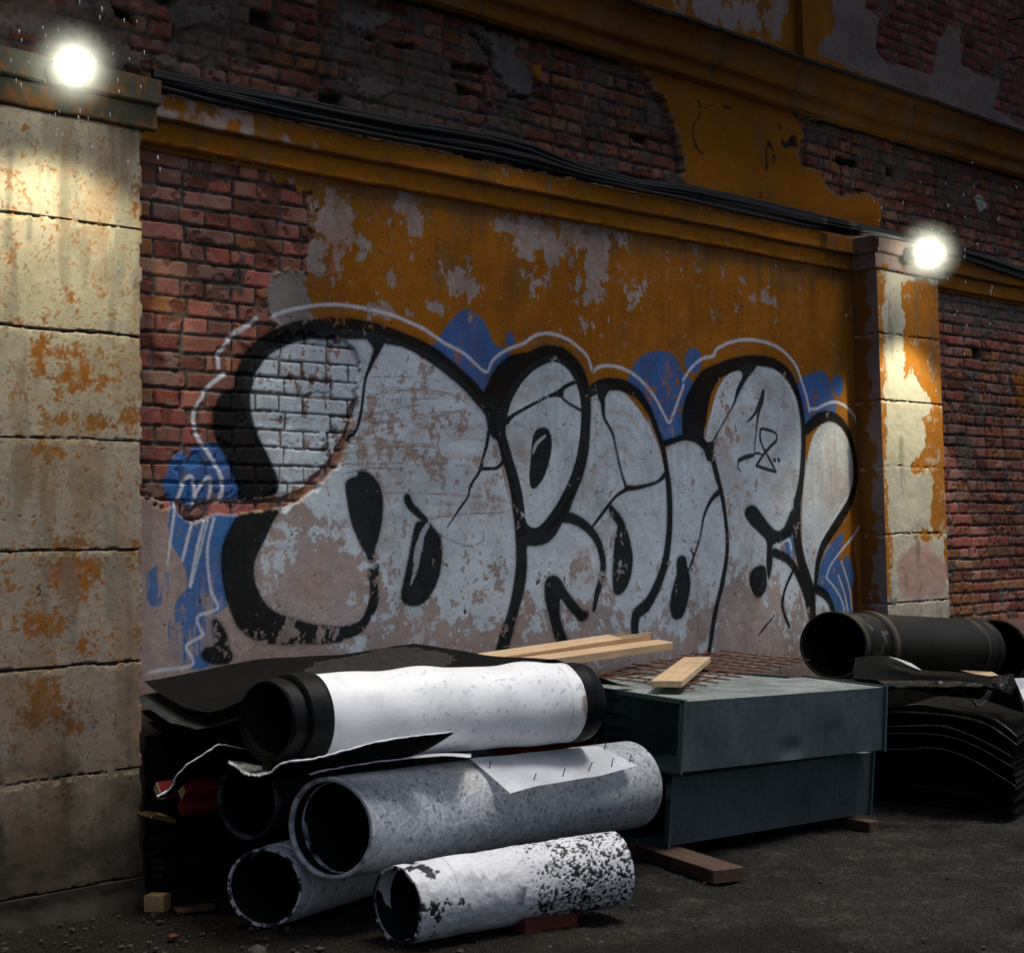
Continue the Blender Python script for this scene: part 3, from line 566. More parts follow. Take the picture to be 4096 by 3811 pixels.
# ================================================================== the rest of the wall
def build_rest():
    # ---- brick bay right of the far pilaster
    U, V = frame(9.98, 12.4, 0, 3.06, .008)
    C, H, m = bricks(U, V, 41, z0=.02, miss=.012, rough=.95, smear=.12, pal=PAL*.92, mort=.011)
    cv = cvs(U, V)
    n = fbm(U, V, 8., 4, 140)
    d = cv.poly(sh('6', [(1910, 345), (1985, 350), (1990, 560), (1965, 590), (1940, 450)]), 2)+(n-.5)*.1; a = sm(-d, -.003, .004)
    C = mix(C, np.array(OCH)*.8, a*.8); H = H+a*.012
    a = sm(V+.3*(n-.5), 2.72, 2.98); C = mix(C, (.12, .105, .098), a*.8)
    o = gridobj('brick_bay', wallpts(U, V, D0+.015, H), C, MW, sharp=None); adopt(o, wall); tag(o, 'bare red brick bay right of the far pilaster')
    # ---- frieze between the two cornices
    U, V = frame(2.6, 12.4, 3.02, 4.08, .0085); cv = cvs(U, V)
    C = ochre(U, V, 500)*.92; n1 = fbm(U, V, 8., 5, 501); n2 = fbm(U, V, 28., 4, 502); H = (fbm(U, V, 1.8, 3, 503)-.5)*.014+(n1-.5)*.004
    cb, hb, mk = bricks(U, V, 61, z0=.03, miss=.035, rough=1.25, smear=.60, pal=PAL*np.array((.74, .78, .82), np.float32), mort=.011)
    lump = fbm(U, V, 5., 4, 504); hb = hb+(lump-.5)*.026
    bl = cv.poly(sh('s', [(-400, -260), (700, -150), (1000, -30), (1215, 120), (1262, 150), (1270, 178), (1290, 195), (1308, 235), (1314, 262), (1322, 290), (1326, 330), (1318, 350), (1330, 362), (1260, 362), (900, 330), (300, 200), (-400, 80)]), 1, .3)+(n1-.5)*.11+(n2-.5)*.05+(fbm(U, V, 70., 2, 516)-.5)*.022
    br = cv.poly(sh('s', [(1545, 222), (1562, 240), (1566, 262), (1550, 300), (1560, 318), (1590, 338), (1620, 372), (1650, 378), (1700, 380), (1712, 395), (1714, 440), (1760, 470), (2100, 540), (2200, 400), (2100, 330), (1700, 250)]), 1, .3)+(n1-.5)*.10+(n2-.5)*.05+(fbm(U, V, 70., 2, 517)-.5)*.022
    bm_ = np.maximum(sm(-bl, -.003, .004), sm(-br, -.003, .004))
    rim = np.maximum(sm(.03-np.abs(bl), 0, .028), sm(.03-np.abs(br), 0, .028))*(1-bm_)
    C = mix(C, (.24, .20, .18), rim*sm(n2, .44, .58)*.75)
    C = C*(1-bm_[..., None])+cb*bm_[..., None]; H = H*(1-bm_)+(-.034+hb)*bm_
    # cement skins left on the brick
    for k, p in (('2', [(790, 140), (900, 160), (960, 200), (1060, 230), (1040, 330), (1130, 380), (1140, 560), (1100, 580), (1000, 540), (930, 460), (900, 390), (890, 300), (840, 230)]), ('2', [(860, 560), (1000, 600), (990, 640), (900, 620)]), ('2', [(880, 830), (1000, 850), (1300, 920), (1305, 960), (1100, 920), (950, 870)]), ('1', [(500, 0), (660, 0), (650, 70), (520, 50)]),
                 ('1', [(600, 250), (800, 290), (1040, 340), (1050, 390), (820, 380), (640, 330)]), ('2', [(0, 70), (180, 60), (320, 60), (300, 130), (200, 180), (60, 160)]), ('2', [(60, 420), (300, 480), (280, 560), (90, 540)]), ('1', [(1080, 20), (1320, 40), (1300, 110), (1050, 110)]), ('1', [(0, 60), (400, 110), (560, 200), (300, 210), (0, 160)])):
        d = cv.poly(sh(k, p), 2)+(n2-.5)*.09+(n1-.5)*.11+(fbm(U, V, 70., 2, 515)-.5)*.03; a = sm(-d, -.003, .004)
        C = C*(1-a[..., None])+(col((.17, .145, .135), U.shape)*(.45+.7*n1+.5*(n2-.5))[..., None])*a[..., None]; H = H*(1-a)+(-.020+(n1-.5)*.014+(n2-.5)*.010)*a
    d = cv.poly(sh('2', [(1108, 372), (1170, 375), (1172, 465), (1150, 470), (1120, 420)]), 1)+(n2-.5)*.02; a = sm(-d, -.003, .003); C = mix(C, OCH*1.1, a); H = H*(1-a)+.004*a
    d = cv.poly(sh('3', [(1735, 1140), (1760, 1130), (1800, 1190), (1770, 1230), (1735, 1180)]), 2); a = sm(-d, -.003, .003); C = mix(C, (.42, .42, .41), a)
    for p in ([(680, 390), (880, 430), (890, 385), (700, 360)], [(705, 490), (830, 520), (860, 550), (720, 540)], [(330, 240), (480, 250), (470, 275), (345, 275)], [(1720, 770), (1810, 790), (1800, 840), (1730, 820)], [(1250, 380), (1000, 420)] and [(180, 200), (240, 210), (230, 240), (180, 230)]):
        d = cv.poly(sh('2', p), 1)+(n2-.5)*.03; a = sm(-d, -.004, .006); C = mix(C, (.03, .025, .022), a*.8); H -= .045*a
    for k, p in (('1', [(680, 10), (830, 40), (820, 130), (700, 70)]), ('3', [(925, 890), (990, 910), (1060, 920), (1060, 970), (930, 950)]), ('3', [(1215, 970), (1270, 975), (1265, 1030), (1215, 1010)])):
        d = cv.poly(sh(k, p), 1)+(n2-.5)*.02; a = sm(-d, -.004, .006); C = mix(C, (.012, .011, .010), a); H -= .07*a
    d = cv.poly(sh('3', [(575, 815), (610, 830), (640, 790), (660, 795), (680, 870), (640, 850), (600, 870)]), 1)+(n2-.5)*.02; a = sm(-d, -.003, .004); C = mix(C, (.05, .04, .04), a); H -= .03*a
    cracks(cv, H, C, [sh('3', [(90, 590), (110, 640), (90, 690), (60, 740), (70, 840), (115, 900)]), sh('3', [(100, 650), (180, 615), (270, 635)])], w=3.2, depth=.012)
    cracks(cv, H, C, [sh('3', [(510, 830), (485, 900), (490, 990)]), sh('3', [(510, 830), (535, 920), (530, 955)])], w=4.5, depth=.012)
    cracks(cv, H, C, [sh('3', [(455, 1020), (450, 1100), (455, 1165)]), sh('3', [(700, 960), (710, 1060)])], w=1.2, depth=.004)
    cracks(cv, H, C, [sh('2', [(770, 160), (840, 240), (890, 300), (905, 400), (950, 450)]), sh('2', [(1000, 550), (1080, 560), (1130, 570)])], w=5, depth=.02)
    o = gridobj('frieze', wallpts(U, V, D0+.004, H), np.clip(C*.80, .004, .9), MW, sharp=None); adopt(o, wall); tag(o, 'frieze of broken brick and ochre plaster between the cornices')
    # ---- storey above the upper cornice
    U, V = frame(2.6, 13.0, 4.15, 6.6, .0125); cv = cvs(U, V)
    n1 = fbm(U, V, 7., 5, 601); n2 = fbm(U, V, 26., 4, 602)
    C = ochre(U, V, 610); B = bare(U, V, 620)*np.array((.95, .97, 1.0), np.float32); H = (n1-.5)*.008
    pk = cv.blob(1425, 30, 75, 45)*.9+cv.blob(1500, 5, 30, 50)*.6+cv.blob(1345, 0, 40, 40)*.5
    pm = sm(pk*.6+(fbm(U*2, V, 6., 5, 603)-.5)+(n2-.5)*.5, .30, .34); C = C*(1-pm[..., None])+B*pm[..., None]
    gl = cv.poly(sh('3', [(865, -900), (862, 60), (880, 110), (855, 220), (815, 210), (770, 290), (745, 310), (1000, 420), (2300, 900), (2300, -900)]), 1, .4)+(n1-.5)*.05+(n2-.5)*.03
    g = sm(-gl, -.004, .006); C = C*(1-g[..., None])+B*.66*g[..., None]
    cb, hb, mk = bricks(U, V, 71, z0=.02, course=.0776, rough=1.1, smear=.2, pal=PAL*np.array((.86, .74, .95), np.float32))
    b_ = cv.poly(sh('3', [(1040, -700), (1048, 60), (1128, 110), (1112, 300), (1180, 370), (1320, 400), (1440, 450), (1475, 240), (1530, 160), (1610, 180), (1600, 380), (1700, 430), (1830, 480), (1800, 640), (1900, 700), (2300, 860), (2300, -700)]), 1, .4)+(n1-.5)*.05+(n2-.5)*.03
    bb = sm(-b_, -.004, .006); C = C*(1-bb[..., None])+cb*bb[..., None]; H = H*(1-bb)+(-.012+hb)*bb
    o = gridobj('upper_storey', wallpts(U, V, D0-.02, H), C*.78, MW, sharp=None); adopt(o, wall); tag(o, 'upper storey of peeling ochre and pale red brick')
    xa = onY(1556, 60, D0-.07)[0]; xb = onY(1584, 60, D0-.07)[0]
    U, V = frame(xa, xb, 4.15, 6.6, .0125); n1 = fbm(U, V, 7., 5, 631)
    o = gridobj('upper_lesene', wallpts(U, V, D0-.08, (n1-.5)*.006), ochre(U, V, 633)*.72, MW, skirt=(0, .08, 0), sharp=40); adopt(o, wall)
    for zz in (4.72, 4.95):          # rusty hooks at the far upper right
        bm = bmesh.new(); p = onY(1958, 40+(4.95-zz)*330, D0-.03); tubebm(bm, [p, p+np.array((.02, -.10, .0)), p+np.array((.22, -.13, -.01))], .009, 6)
        o = bmobj('iron_hook', bm, M_STEEL); adopt(o, wall)

def moulding(name, prof, x0, x1, Yb, paint, st=.012, amp=1., ends=True, label=None, sub=4):
    """prof: (out, z) pairs from top back to bottom back, run along X with chipped edges"""
    pr = []
    for i in range(len(prof)-1):
        a = np.array(prof[i]); b = np.array(prof[i+1]); n = max(2, int(np.linalg.norm(b-a)/.012))
        for k in range(n): pr.append(a+(b-a)*k/n)
    pr.append(np.array(prof[-1])); pr = np.array(pr)
    x = np.arange(x0, x1+st*.5, st); U = np.broadcast_to(x[None, :], (len(pr), len(x))).astype(np.float32); W = np.broadcast_to(pr[:, 1][:, None], U.shape).astype(np.float32)
    O = np.broadcast_to(pr[:, 0][:, None], U.shape).astype(np.float32)
    n1 = fbm(U, W, 7., 4, 11); n2 = fbm(U, W+O*3, 34., 3, 12); nl = fbm(U, W*0, 2.0, 3, 13); 
    dz = (nl-.5)*.014*amp + (n2-.5)*.006*amp; do = (n1-.5)*.010*amp+(n2-.5)*.005*amp
    P = np.stack([U, Yb-O-do*(O > .004), W+dz], -1)
    C = paint(U, W, O)
    o = gridobj(name, P, np.clip(C, .004, .9), MW, sharp=38); adopt(o, wall)
    if label: tag(o, label)
    return o
LC = [(0, 3.262), (.052, 3.245), (.054, 3.150), (.047, 3.143), (.023, 3.139), (.024, 3.050), (.019, 3.044), (0, 3.040)]
UC = [(0, 4.30), (.215, 4.245), (.218, 4.225), (.150, 4.205), (.125, 4.190), (.115, 4.085), (.105, 4.070), (.060, 4.058), (.055, 3.995), (.048, 3.985), (0, 3.980)]
def paint_lower(U, W, O):
    c = ochre(U, W, 700); B = bare(U, W, 710)*1.08
    n = fbm(U, W, 9., 5, 701); n2 = fbm(U, W, 30., 3, 702); band = sm(W, 3.14, 3.15)
    p = sm(.55*sm(U, 5.4, 4.1)+.35*(fbm(U, W*0, 1.3, 2, 703)-.5)+(n-.5)*1.0+(n2-.5)*.5, .40, .45)*band
    p = np.maximum(p, sm((n2-.5)*.9+sm(W, 3.225, 3.25)*.25, .30, .36)*band)
    c = c*(1-p[..., None])+B*p[..., None]
    for x in (4.55, 6.39, 7.94, 9.0):    # mortar joints between cornice lengths
        j = sm(.010+.03*(n-.5)-np.abs(U-x-(fbm(U*0, W, 20., 2, 5)-.5)*.03), 0, .004); c = mix(c, (.16, .125, .115), j*.8)
    c = mix(c, (.06, .045, .03), sm(.008-np.abs(W-3.145), -.012, .006)*.45)
    return c
def paint_grey(U, W, O):
    n = fbm(U, W, 6., 5, 720); n2 = fbm(U, W, 30., 3, 721); c = col((.075, .072, .055), U.shape)*(.55+.75*n)[..., None]
    c = mix(c, OCH*.7, sm(n2*.5+fbm(U, W, 3., 4, 722)*.5, .54, .62)*.5); return mix(c, (.04, .042, .03), sm(fbm(U*1.5, W*.5, 4., 4, 723), .52, .7)*.6)
def paint_upper(U, W, O):
    c = ochre(U, W, 740)*np.array((.62, .68, .9), np.float32); n = fbm(U, W, 6., 5, 741); c = mix(c, (.14, .10, .06), sm(n, .5, .7)*.5)
    top = sm(W, 4.21, 4.225); c = mix(c, (.022, .020, .018), top)
    for x in (5.9, 7.78, 8.55, 9.9, 11.2):
        j = sm(.014+.03*(n-.5)-np.abs(U-x-(n-.5)*.05), 0, .004)*(1-top); c = mix(c, (.07, .058, .045), j)
    return c
build_rest()
moulding('lower_cornice', LC, 2.4, 9.30, D0, paint_lower, label='two stepped ochre cornice under the black cables')
moulding('lower_cornice', LC, 10.0, 12.4, D0, paint_lower, label='ochre cornice over the far right brick bay')
moulding('upper_cornice', UC, 2.6, 13.0, D0-.01, paint_upper, st=.016, amp=1.3, label='dirty projecting upper cornice with dark flashing')

# ---- pilasters: stuccoed blocks with joints
YP = D0-.185
JZ = [2.637, 2.21, 1.795, 1.37, .935, .522, .105]
def joints(U, V, H, C, seed, zs=JZ, wd=.006):
    for i, z in enumerate(zs):
        n = fbm(U, V*0, 9., 4, seed+i); n2 = fbm(U, V, 40., 3, seed+i+40)
        d = np.abs(V-z-(n-.5)*.013)-wd*.62-(n2-.5)*.010-.0015*math.sin(i*2.1)
        m = sm(-d, -.002, .003); H -= .014*m; C[:] = mix(C, (.030, .020, .010), m*.92)
        lip = sm(.012-np.abs(V-z+.018-(n-.5)*.022), 0, .01)*sm(n2, .45, .6); C[:] = mix(C, (.50, .42, .26), lip*.5)
    return H, C
CREAM = np.array((.37, .325, .245), np.float32)
def near_pillar():
    U, V = frame(2.55, 3.827, .0, 3.06, .0055); cv = cvs(U, V, YP)
    n1 = fbm(U, V, 8., 5, 801); n2 = fbm(U, V, 34., 4, 802); n3 = fbm(U, V, 90., 2, 803); dr = fbm(U*3., V*.6, 4., 5, 804)
    C = col(CREAM, U.shape)*(.74+.34*n1+.22*(n2-.5))[..., None]
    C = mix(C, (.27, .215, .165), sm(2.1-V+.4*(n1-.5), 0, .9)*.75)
    pk = 0
    for x, y, rx, ry, a in [(155, 330, 55, 90, .6), (120, 255, 35, 20, .55), (45, 250, 20, 20, .6), (20, 335, 30, 60, .42), (265, 390, 20, 40, .6), (140, 470, 60, 30, .4), (100, 600, 80, 50, .48), (150, 720, 75, 60, 1.0), (175, 820, 90, 25, 1.05), (80, 700, 20, 70, .8), (250, 820, 30, 30, .8), (110, 880, 60, 22, .8), (30, 960, 30, 60, .35), (130, 1060, 60, 20, .6), (265, 1070, 25, 60, .8), (140, 1110, 60, 60, .85), (70, 1210, 70, 60, .8), (20, 1120, 30, 60, .6), (270, 1220, 14, 60, .8), (120, 1260, 90, 25, .7),
                            (85, 1350, 50, 60, .95), (40, 1400, 50, 50, .75), (150, 1420, 50, 30, .6), (190, 1500, 30, 30, .5), (100, 1560, 70, 50, .5), (170, 1590, 50, 30, .7), (250, 1540, 25, 40, .5), (20, 490, 20, 50, .35), (270, 560, 16, 60, .5)]:
        pk = np.maximum(pk, cv.blob(x, y, rx, ry)*a)
    p = sm(pk*.60+(n1-.5)*.75+(n2-.5)*.62+(n3-.5)*.55+(dr-.5)*.55, .27, .50)*(.66+.34*sm(n2, .30, .55))
    och = ochre(U, V, 810)*np.array((.80, .74, .85), np.float32)
    C = C*(1-p[..., None])+och*p[..., None]
    sp = sm(n2*.35+n3*.65, .60, .66); C = mix(C, (.24, .11, .035), sp*.7)
    pit = sm(fbm(U, V, 52., 3, 805), .80, .83); C = mix(C, (.07, .05, .04), pit*.7)
    C = mix(C, (.17, .155, .12), sm(dr+.10*sm(V, 2.2, 3.0), .58, .72)*.55); rs2 = sm(fbm(U*2.2, V*.7, 3.4, 5, 811), .50, .68); C = mix(C, (.20, .105, .035), rs2*.42)
    for pts, w in (([(123, 300), (122, 340), (124, 380), (122, 425)], [4, 14, 22, 26]), ([(62, 350), (66, 380)], 8), ([(60, 400), (58, 460)], 14), ([(20, 300), (14, 480)], [10, 24]), ([(215, 250), (222, 330)], [20, 8]), ([(255, 245), (258, 300)], [18, 6]), ([(240, 250), (236, 350)], [10, 3])):
        d = cv.line(sh('s', pts), w)+(n1-.5)*.04; C = mix(C, (.13, .125, .10), sm(-d, -.012, .014)*.6)
    for k, p_ in (('4', [(240, 1555), (215, 1580), (240, 1590), (212, 1625)]), ('4', [(225, 1560), (235, 1620)])):
        C = mix(C, (.03, .025, .025), sm(-cv.line(sh(k, p_), 3), -.002, .002)*.9)
    C = mix(C, (.32, .32, .33), sm(-cv.line(sh('4', [(430, 940), (480, 955)]), 3), -.003, .003)*.6); C = mix(C, (.2, .19, .19), sm(-cv.line(sh('4', [(615, 1595), (670, 1615)]), 3), -.003, .003)*.8)
    C = mix(C, (.03, .03, .03), sm(-cv.line(sh('7', [(675, 410), (672, 520), (645, 640), (640, 690)]), [1, 2, 1, 2])+(n2-.5)*.006, -.002, .002)*.8)
    low_shade = sm(.98-V+.5*(n1-.5)+.4*(dr-.5), 0, .75); C = mix(C, (.042, .034, .025), low_shade*.85)  # painted darkening low down for the fading light, over some dirt
    foot_blots = sm(fbm(U, V*1.6, 3.2, 4, 806)+.15*sm(.5-V, 0, .4), .58, .70)*sm(.75-V, 0, .3); C = mix(C, (.03, .028, .022), foot_blots*.7)  # dark blotches, denser towards the foot
    H = (n1-.5)*.005+(n2-.5)*.0018-p*.001-pit*.002+(fbm(U, V, 2., 3, 807)-.5)*.012
    H, C = joints(U, V, H, C, 820)
    edge = sm(U, 3.812, 3.827); H = H-edge*(.004+.02*sm(fbm(U*0, V, 22., 3, 808), .5, .75)); C = mix(C, OCH*.8, edge*sm(fbm(U*0, V, 9., 3, 809), .45, .6)*.8)
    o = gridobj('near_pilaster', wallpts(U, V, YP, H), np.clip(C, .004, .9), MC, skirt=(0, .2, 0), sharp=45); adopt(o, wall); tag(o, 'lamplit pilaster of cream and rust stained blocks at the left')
    # plinth course
    U, V = frame(2.55, 3.832, -.05, .098, .008); n1 = fbm(U, V, 9., 4, 830)
    o = gridobj('plinth', wallpts(U, V, YP-.012-(sm(.07-V, 0, .1)*.03), (n1-.5)*.02), col((.032, .027, .022), U.shape)*(.5+.9*n1)[..., None], MC, skirt=(0, .2, 0), sharp=45); adopt(o, wall)
    moulding('pilaster_cap', LC, 2.5, 3.827+.052, YP, paint_grey, st=.010, amp=1.1, label='grimy stepped cap of the near pilaster')
def cap_end(x, sgn, paint, Y0, Y1, name='pilaster_cap_end'):
    """return of the cap along the side of a pilaster"""
    ys = np.arange(Y0, Y1+.004, .01); pr = []
    for i in range(len(LC)-1):
        a = np.array(LC[i]); b = np.array(LC[i+1]); n = max(2, int(np.linalg.norm(b-a)/.012))
        for k in range(n): pr.append(a+(b-a)*k/n)
    pr.append(np.array(LC[-1])); pr = np.array(pr)
    Y = np.broadcast_to(ys[None], (len(pr), len(ys))).astype(np.float32); O = np.broadcast_to(pr[:, 0][:, None], Y.shape).astype(np.float32); W = np.broadcast_to(pr[:, 1][:, None], Y.shape).astype(np.float32)
    # the return is mitred against the front piece
    Yc = np.where(Y < YP-.0, np.maximum(Y, YP-O), Y)
    P = np.stack([x+sgn*O, Yc, W+(fbm(Y, W, 20., 3, 9)-.5)*.004], -1)
    o = gridobj(name, P, paint(Y+20, W, O), MW, sharp=38); adopt(o, wall)
def far_pilaster():
    x0, x1 = 9.285, 10.032
    U, V = frame(x0, x1, .0, 3.06, .0075); cv = cvs(U, V, YP)
    n1 = fbm(U, V, 8., 5, 851); n2 = fbm(U, V, 30., 4, 852); dr = fbm(U*3., V*.7, 4., 5, 853)
    C = col((.50, .455, .36), U.shape)*(.74+.36*n1+.2*(n2-.5))[..., None]
    d = cv.poly(sh('6', [(1260, -210), (1285, 0), (1285, 140), (1290, 260), (1300, 330), (1340, 300), (1370, 360), (1395, 430), (1440, 470), (1440, 515), (1400, 570), (1410, 640), (1400, 740), (1340, 840), (1330, 900), (1420, 900), (1450, 980), (1455, 1100), (1450, 1240), (1360, 1270), (1360, 1290), (1520, 1300), (1540, 1600), (1620, 1600), (1640, -210)]), 1, .2)+(n1-.5)*.14+(n2-.5)*.06
    p = sm(-d, -.003, .008)
    p = np.maximum(p, sm(.055-(U-x0)+.16*(n1-.5)+.09*(n2-.5), 0, .012)*sm(V, .92, 1.0))
    C = C*(1-p[..., None])+(ochre(U, V, 860)*1.12)*p[..., None]
    C = mix(C, (.40, .37, .27), sm(n2*.6+n1*.4, .60, .64)*p*.6)
    pink = sm(-(cv.poly(sh('6', [(1250, 1400), (1290, 1330), (1400, 1300), (1500, 1370), (1540, 1480), (1530, 1600), (1420, 1650), (1290, 1640), (1240, 1520)]), 3)+(n1-.5)*.12), -.01, .05); C = mix(C, np.array((.40, .235, .20)), pink*.85)
    bl = sm(-(cv.poly(sh('6', [(1205, 1625), (1225, 1640), (1245, 1630), (1240, 1675), (1215, 1690), (1195, 1670)]), 2)+(n2-.5)*.03), -.004, .004); C = mix(C, (.08, .11, .14), bl*.85)
    C = mix(C, (.30, .25, .215), sm(1.05-V, 0, .2)*.5)
    C = mix(C, (.12, .105, .08), sm(dr, .62, .74)*.5)
    H = (n1-.5)*.006+(n2-.5)*.003+(fbm(U, V, 2., 3, 855)-.5)*.01-p*.001
    H, C = joints(U, V, H, C, 870, wd=.005)
    o = gridobj('far_pilaster', wallpts(U, V, YP, H), np.clip(C, .004, .9), MC, skirt=(0, .2, 0), sharp=45); adopt(o, wall); tag(o, 'lamplit pilaster of cream and ochre blocks right of the graffiti')
    # its near side
    Yv, Vv = np.meshgrid(np.arange(YP, D0+.004, .0075, dtype=np.float32), np.arange(0, 3.06, .0075, dtype=np.float32))
    n1 = fbm(Yv, Vv, 9., 5, 881); n2 = fbm(Yv, Vv, 30., 4, 882); C = ochre(Yv, Vv, 885)*.8
    g = sm(.085-(Yv-YP)+.16*(n1-.5)+.06*(n2-.5)+.03*sm(1.6-Vv, 0, .8), 0, .02); C = C*(1-g[..., None])+(bare(Yv, Vv, 886)*.75)*g[..., None]
    H = (n1-.5)*.006; H, C = joints(Yv, Vv, H, C, 870, wd=.004)
    o = gridobj('far_pilaster_side', np.stack([x0-.003-H, Yv, Vv], -1), np.clip(C, .004, .9), MC, sharp=None); adopt(o, wall)
    def pc(U, W, O):
        c = ochre(U, W, 890)*.85; n = fbm(U, W, 7., 4, 891); n2 = fbm(U, W, 30., 4, 892); g = sm(n*.6+n2*.4+.06*sm(W, 3.14, 3.15), .44, .50); return c*(1-g[..., None])+(bare(U, W, 893)*.75)*g[..., None]
    moulding('pilaster_cap', LC, x0-.052, x1+.052, YP, pc, st=.012, label='stepped cap of the far pilaster')
    cap_end(x0, -1, pc, YP-.052, D0)
near_pillar(); cap_end(3.827, 1, paint_grey, YP-.052, D0); far_pilaster()
# roof eave added out of view to shade the upper wall
bm = bmesh.new(); boxbm(bm, (1.5, 4.95, 6.62), (14.5, 6.4, 6.74)); hexa(bm, box_pts((1.5, 5.97, 4.2), (13, 0, 0), (0, .5, 0), (0, 0, 2.41)))
o = bmobj('shade_eave', bm, M_SHEET, smooth=False); adopt(o, wall)
bm = bmesh.new(); boxbm(bm, (-2, 5.99, -.3), (2.6, 6.5, 6.6)); boxbm(bm, (12.38, 5.99, -.3), (18, 6.5, 6.6)); boxbm(bm, (2.6, 6.05, -.3), (12.38, 6.5, 4.3))
o = bmobj('wall_core', bm, surf('wall_core_brick', (.16, .07, .05), rough=.9, grain=30., blotch=.3), smooth=False); adopt(o, wall)
# ================================================================== ground, light
def build_ground():
    # one sheet: fine cells near the camera, long ones out to the horizon
    def axis(a, b, st, far):
        x = list(np.arange(a, b+st*.5, st)); l = []; s = st
        while a-sum(l) > -far: s *= 1.6; l.append(s)
        lo = list(a-np.cumsum(l)); return np.array(lo[::-1]+x+list(b+np.cumsum(l)), np.float32)
    X = axis(2.6, 9.6, .016, 600); Y = axis(2.4, 6.0, .016, 600); U, V = np.meshgrid(X, Y)
    n1 = fbm(U, V, 1.4, 5, 901); n2 = fbm(U, V, 9., 5, 902); n3 = fbm(U, V, 45., 3, 903)
    H = (n1-.5)*.03+(n2-.5)*.016+(n3-.5)*.010; H = np.where((np.abs(U) > 20) | (np.abs(V) > 20), 0, H)-.004
    c = np.array((.029, .0265, .021), np.float32); C = col(c, U.shape)*(.45+.75*n1+.5*(n2-.4))[..., None]
    C = mix(C, (.065, .058, .047), sm(n3*.5+n2*.5, .54, .66)*.6)
    wet_and_shade = sm(fbm(U, V, 1.7, 5, 904)+.20*sm(6.4-U-.5*(4.9-V), 0, 1.2)*sm(V, 2.2, 3.6)-.05, .52, .64); C = mix(C, (.011, .0105, .010), wet_and_shade*.85)  # random wet patches, darkened further towards the pile in place of its shade
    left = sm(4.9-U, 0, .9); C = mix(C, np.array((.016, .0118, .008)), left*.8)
    C = mix(C, (.16, .15, .13), sm(fbm(U, V, 62., 2, 905), .90, .93)*.6)
    m, nt, b = newmat('wet_asphalt'); L = nt.links.new
    at = N(nt, 'ShaderNodeAttribute', attribute_name='Col'); g = N(nt, 'ShaderNodeNewGeometry')
    v = N(nt, 'ShaderNodeTexVoronoi', Scale=75.); L(g.outputs['Position'], v.inputs['Vector'])
    n = N(nt, 'ShaderNodeTexNoise', Scale=48., Detail=7., Roughness=.8); L(g.outputs['Position'], n.inputs['Vector'])
    mr = N(nt, 'ShaderNodeMapRange'); mr.inputs[1].default_value = .3; mr.inputs[2].default_value = .72; mr.inputs[3].default_value = .10; mr.inputs[4].default_value = 2.6; L(n.outputs['Fac'], mr.inputs[0])
    mx = N(nt, 'ShaderNodeMixRGB', blend_type='MULTIPLY'); mx.inputs[0].default_value = 1; L(at.outputs['Color'], mx.inputs[1]); L(mr.outputs[0], mx.inputs[2]); L(mx.outputs[0], b.inputs['Base Color'])
    n4 = N(nt, 'ShaderNodeTexNoise', Scale=2.2, Detail=5.); L(g.outputs['Position'], n4.inputs['Vector'])
    r = N(nt, 'ShaderNodeMapRange'); r.inputs[1].default_value = .35; r.inputs[2].default_value = .65; r.inputs[3].default_value = .45; r.inputs[4].default_value = .9; L(n4.outputs['Fac'], r.inputs[0]); L(r.outputs[0], b.inputs['Roughness'])
    b.inputs['Specular IOR Level'].default_value = .15
    ad = N(nt, 'ShaderNodeMath', operation='ADD'); L(v.outputs['Distance'], ad.inputs[0]); L(n.outputs['Fac'], ad.inputs[1])
    bp = N(nt, 'ShaderNodeBump', Strength=1., Distance=.02); L(ad.outputs[0], bp.inputs['Height']); L(bp.outputs[0], b.inputs['Normal'])
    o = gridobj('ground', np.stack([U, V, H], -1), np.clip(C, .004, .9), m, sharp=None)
    tag(o, 'dark wet asphalt yard', kind='structure')
build_ground()

w = bpy.data.worlds.new('World'); scn.world = w; w.use_nodes = True; nt = w.node_tree
sky = nt.nodes.new('ShaderNodeTexSky'); sky.sky_type = 'NISHITA'; sky.sun_disc = False
SUN_EL, SUN_AZ = math.radians(72), math.radians(-50)     # azimuth measured from +X towards -Y side of the yard
sd = Vector((math.cos(SUN_EL)*math.cos(SUN_AZ), math.cos(SUN_EL)*math.sin(SUN_AZ), math.sin(SUN_EL)))
sky.sun_elevation = SUN_EL; sky.sun_rotation = math.atan2(sd.x, sd.y)
sky.air_density = 1.0; sky.dust_density = 4.0; sky.ozone_density = 1.0
bg = nt.nodes['Background']; bg.inputs[1].default_value = .05
nt.links.new(sky.outputs[0], bg.inputs[0])
ld = bpy.data.lights.new('sun', 'SUN'); ld.energy = 1.5; ld.angle = math.radians(16); ld.color = (1, .97, .93)
sun = bpy.data.objects.new('sun', ld); COL.objects.link(sun); sun.rotation_euler = (-sd).to_track_quat('-Z', 'Y').to_euler(); sun.location = (4, -3, 9)
scn.view_settings.view_transform = 'Standard'; scn.view_settings.look = 'None'; scn.view_settings.exposure = .65; scn.view_settings.gamma = 1
scn.cycles.use_denoising = True; scn.cycles.sample_clamp_indirect = 4.0; scn.cycles.max_bounces = 8
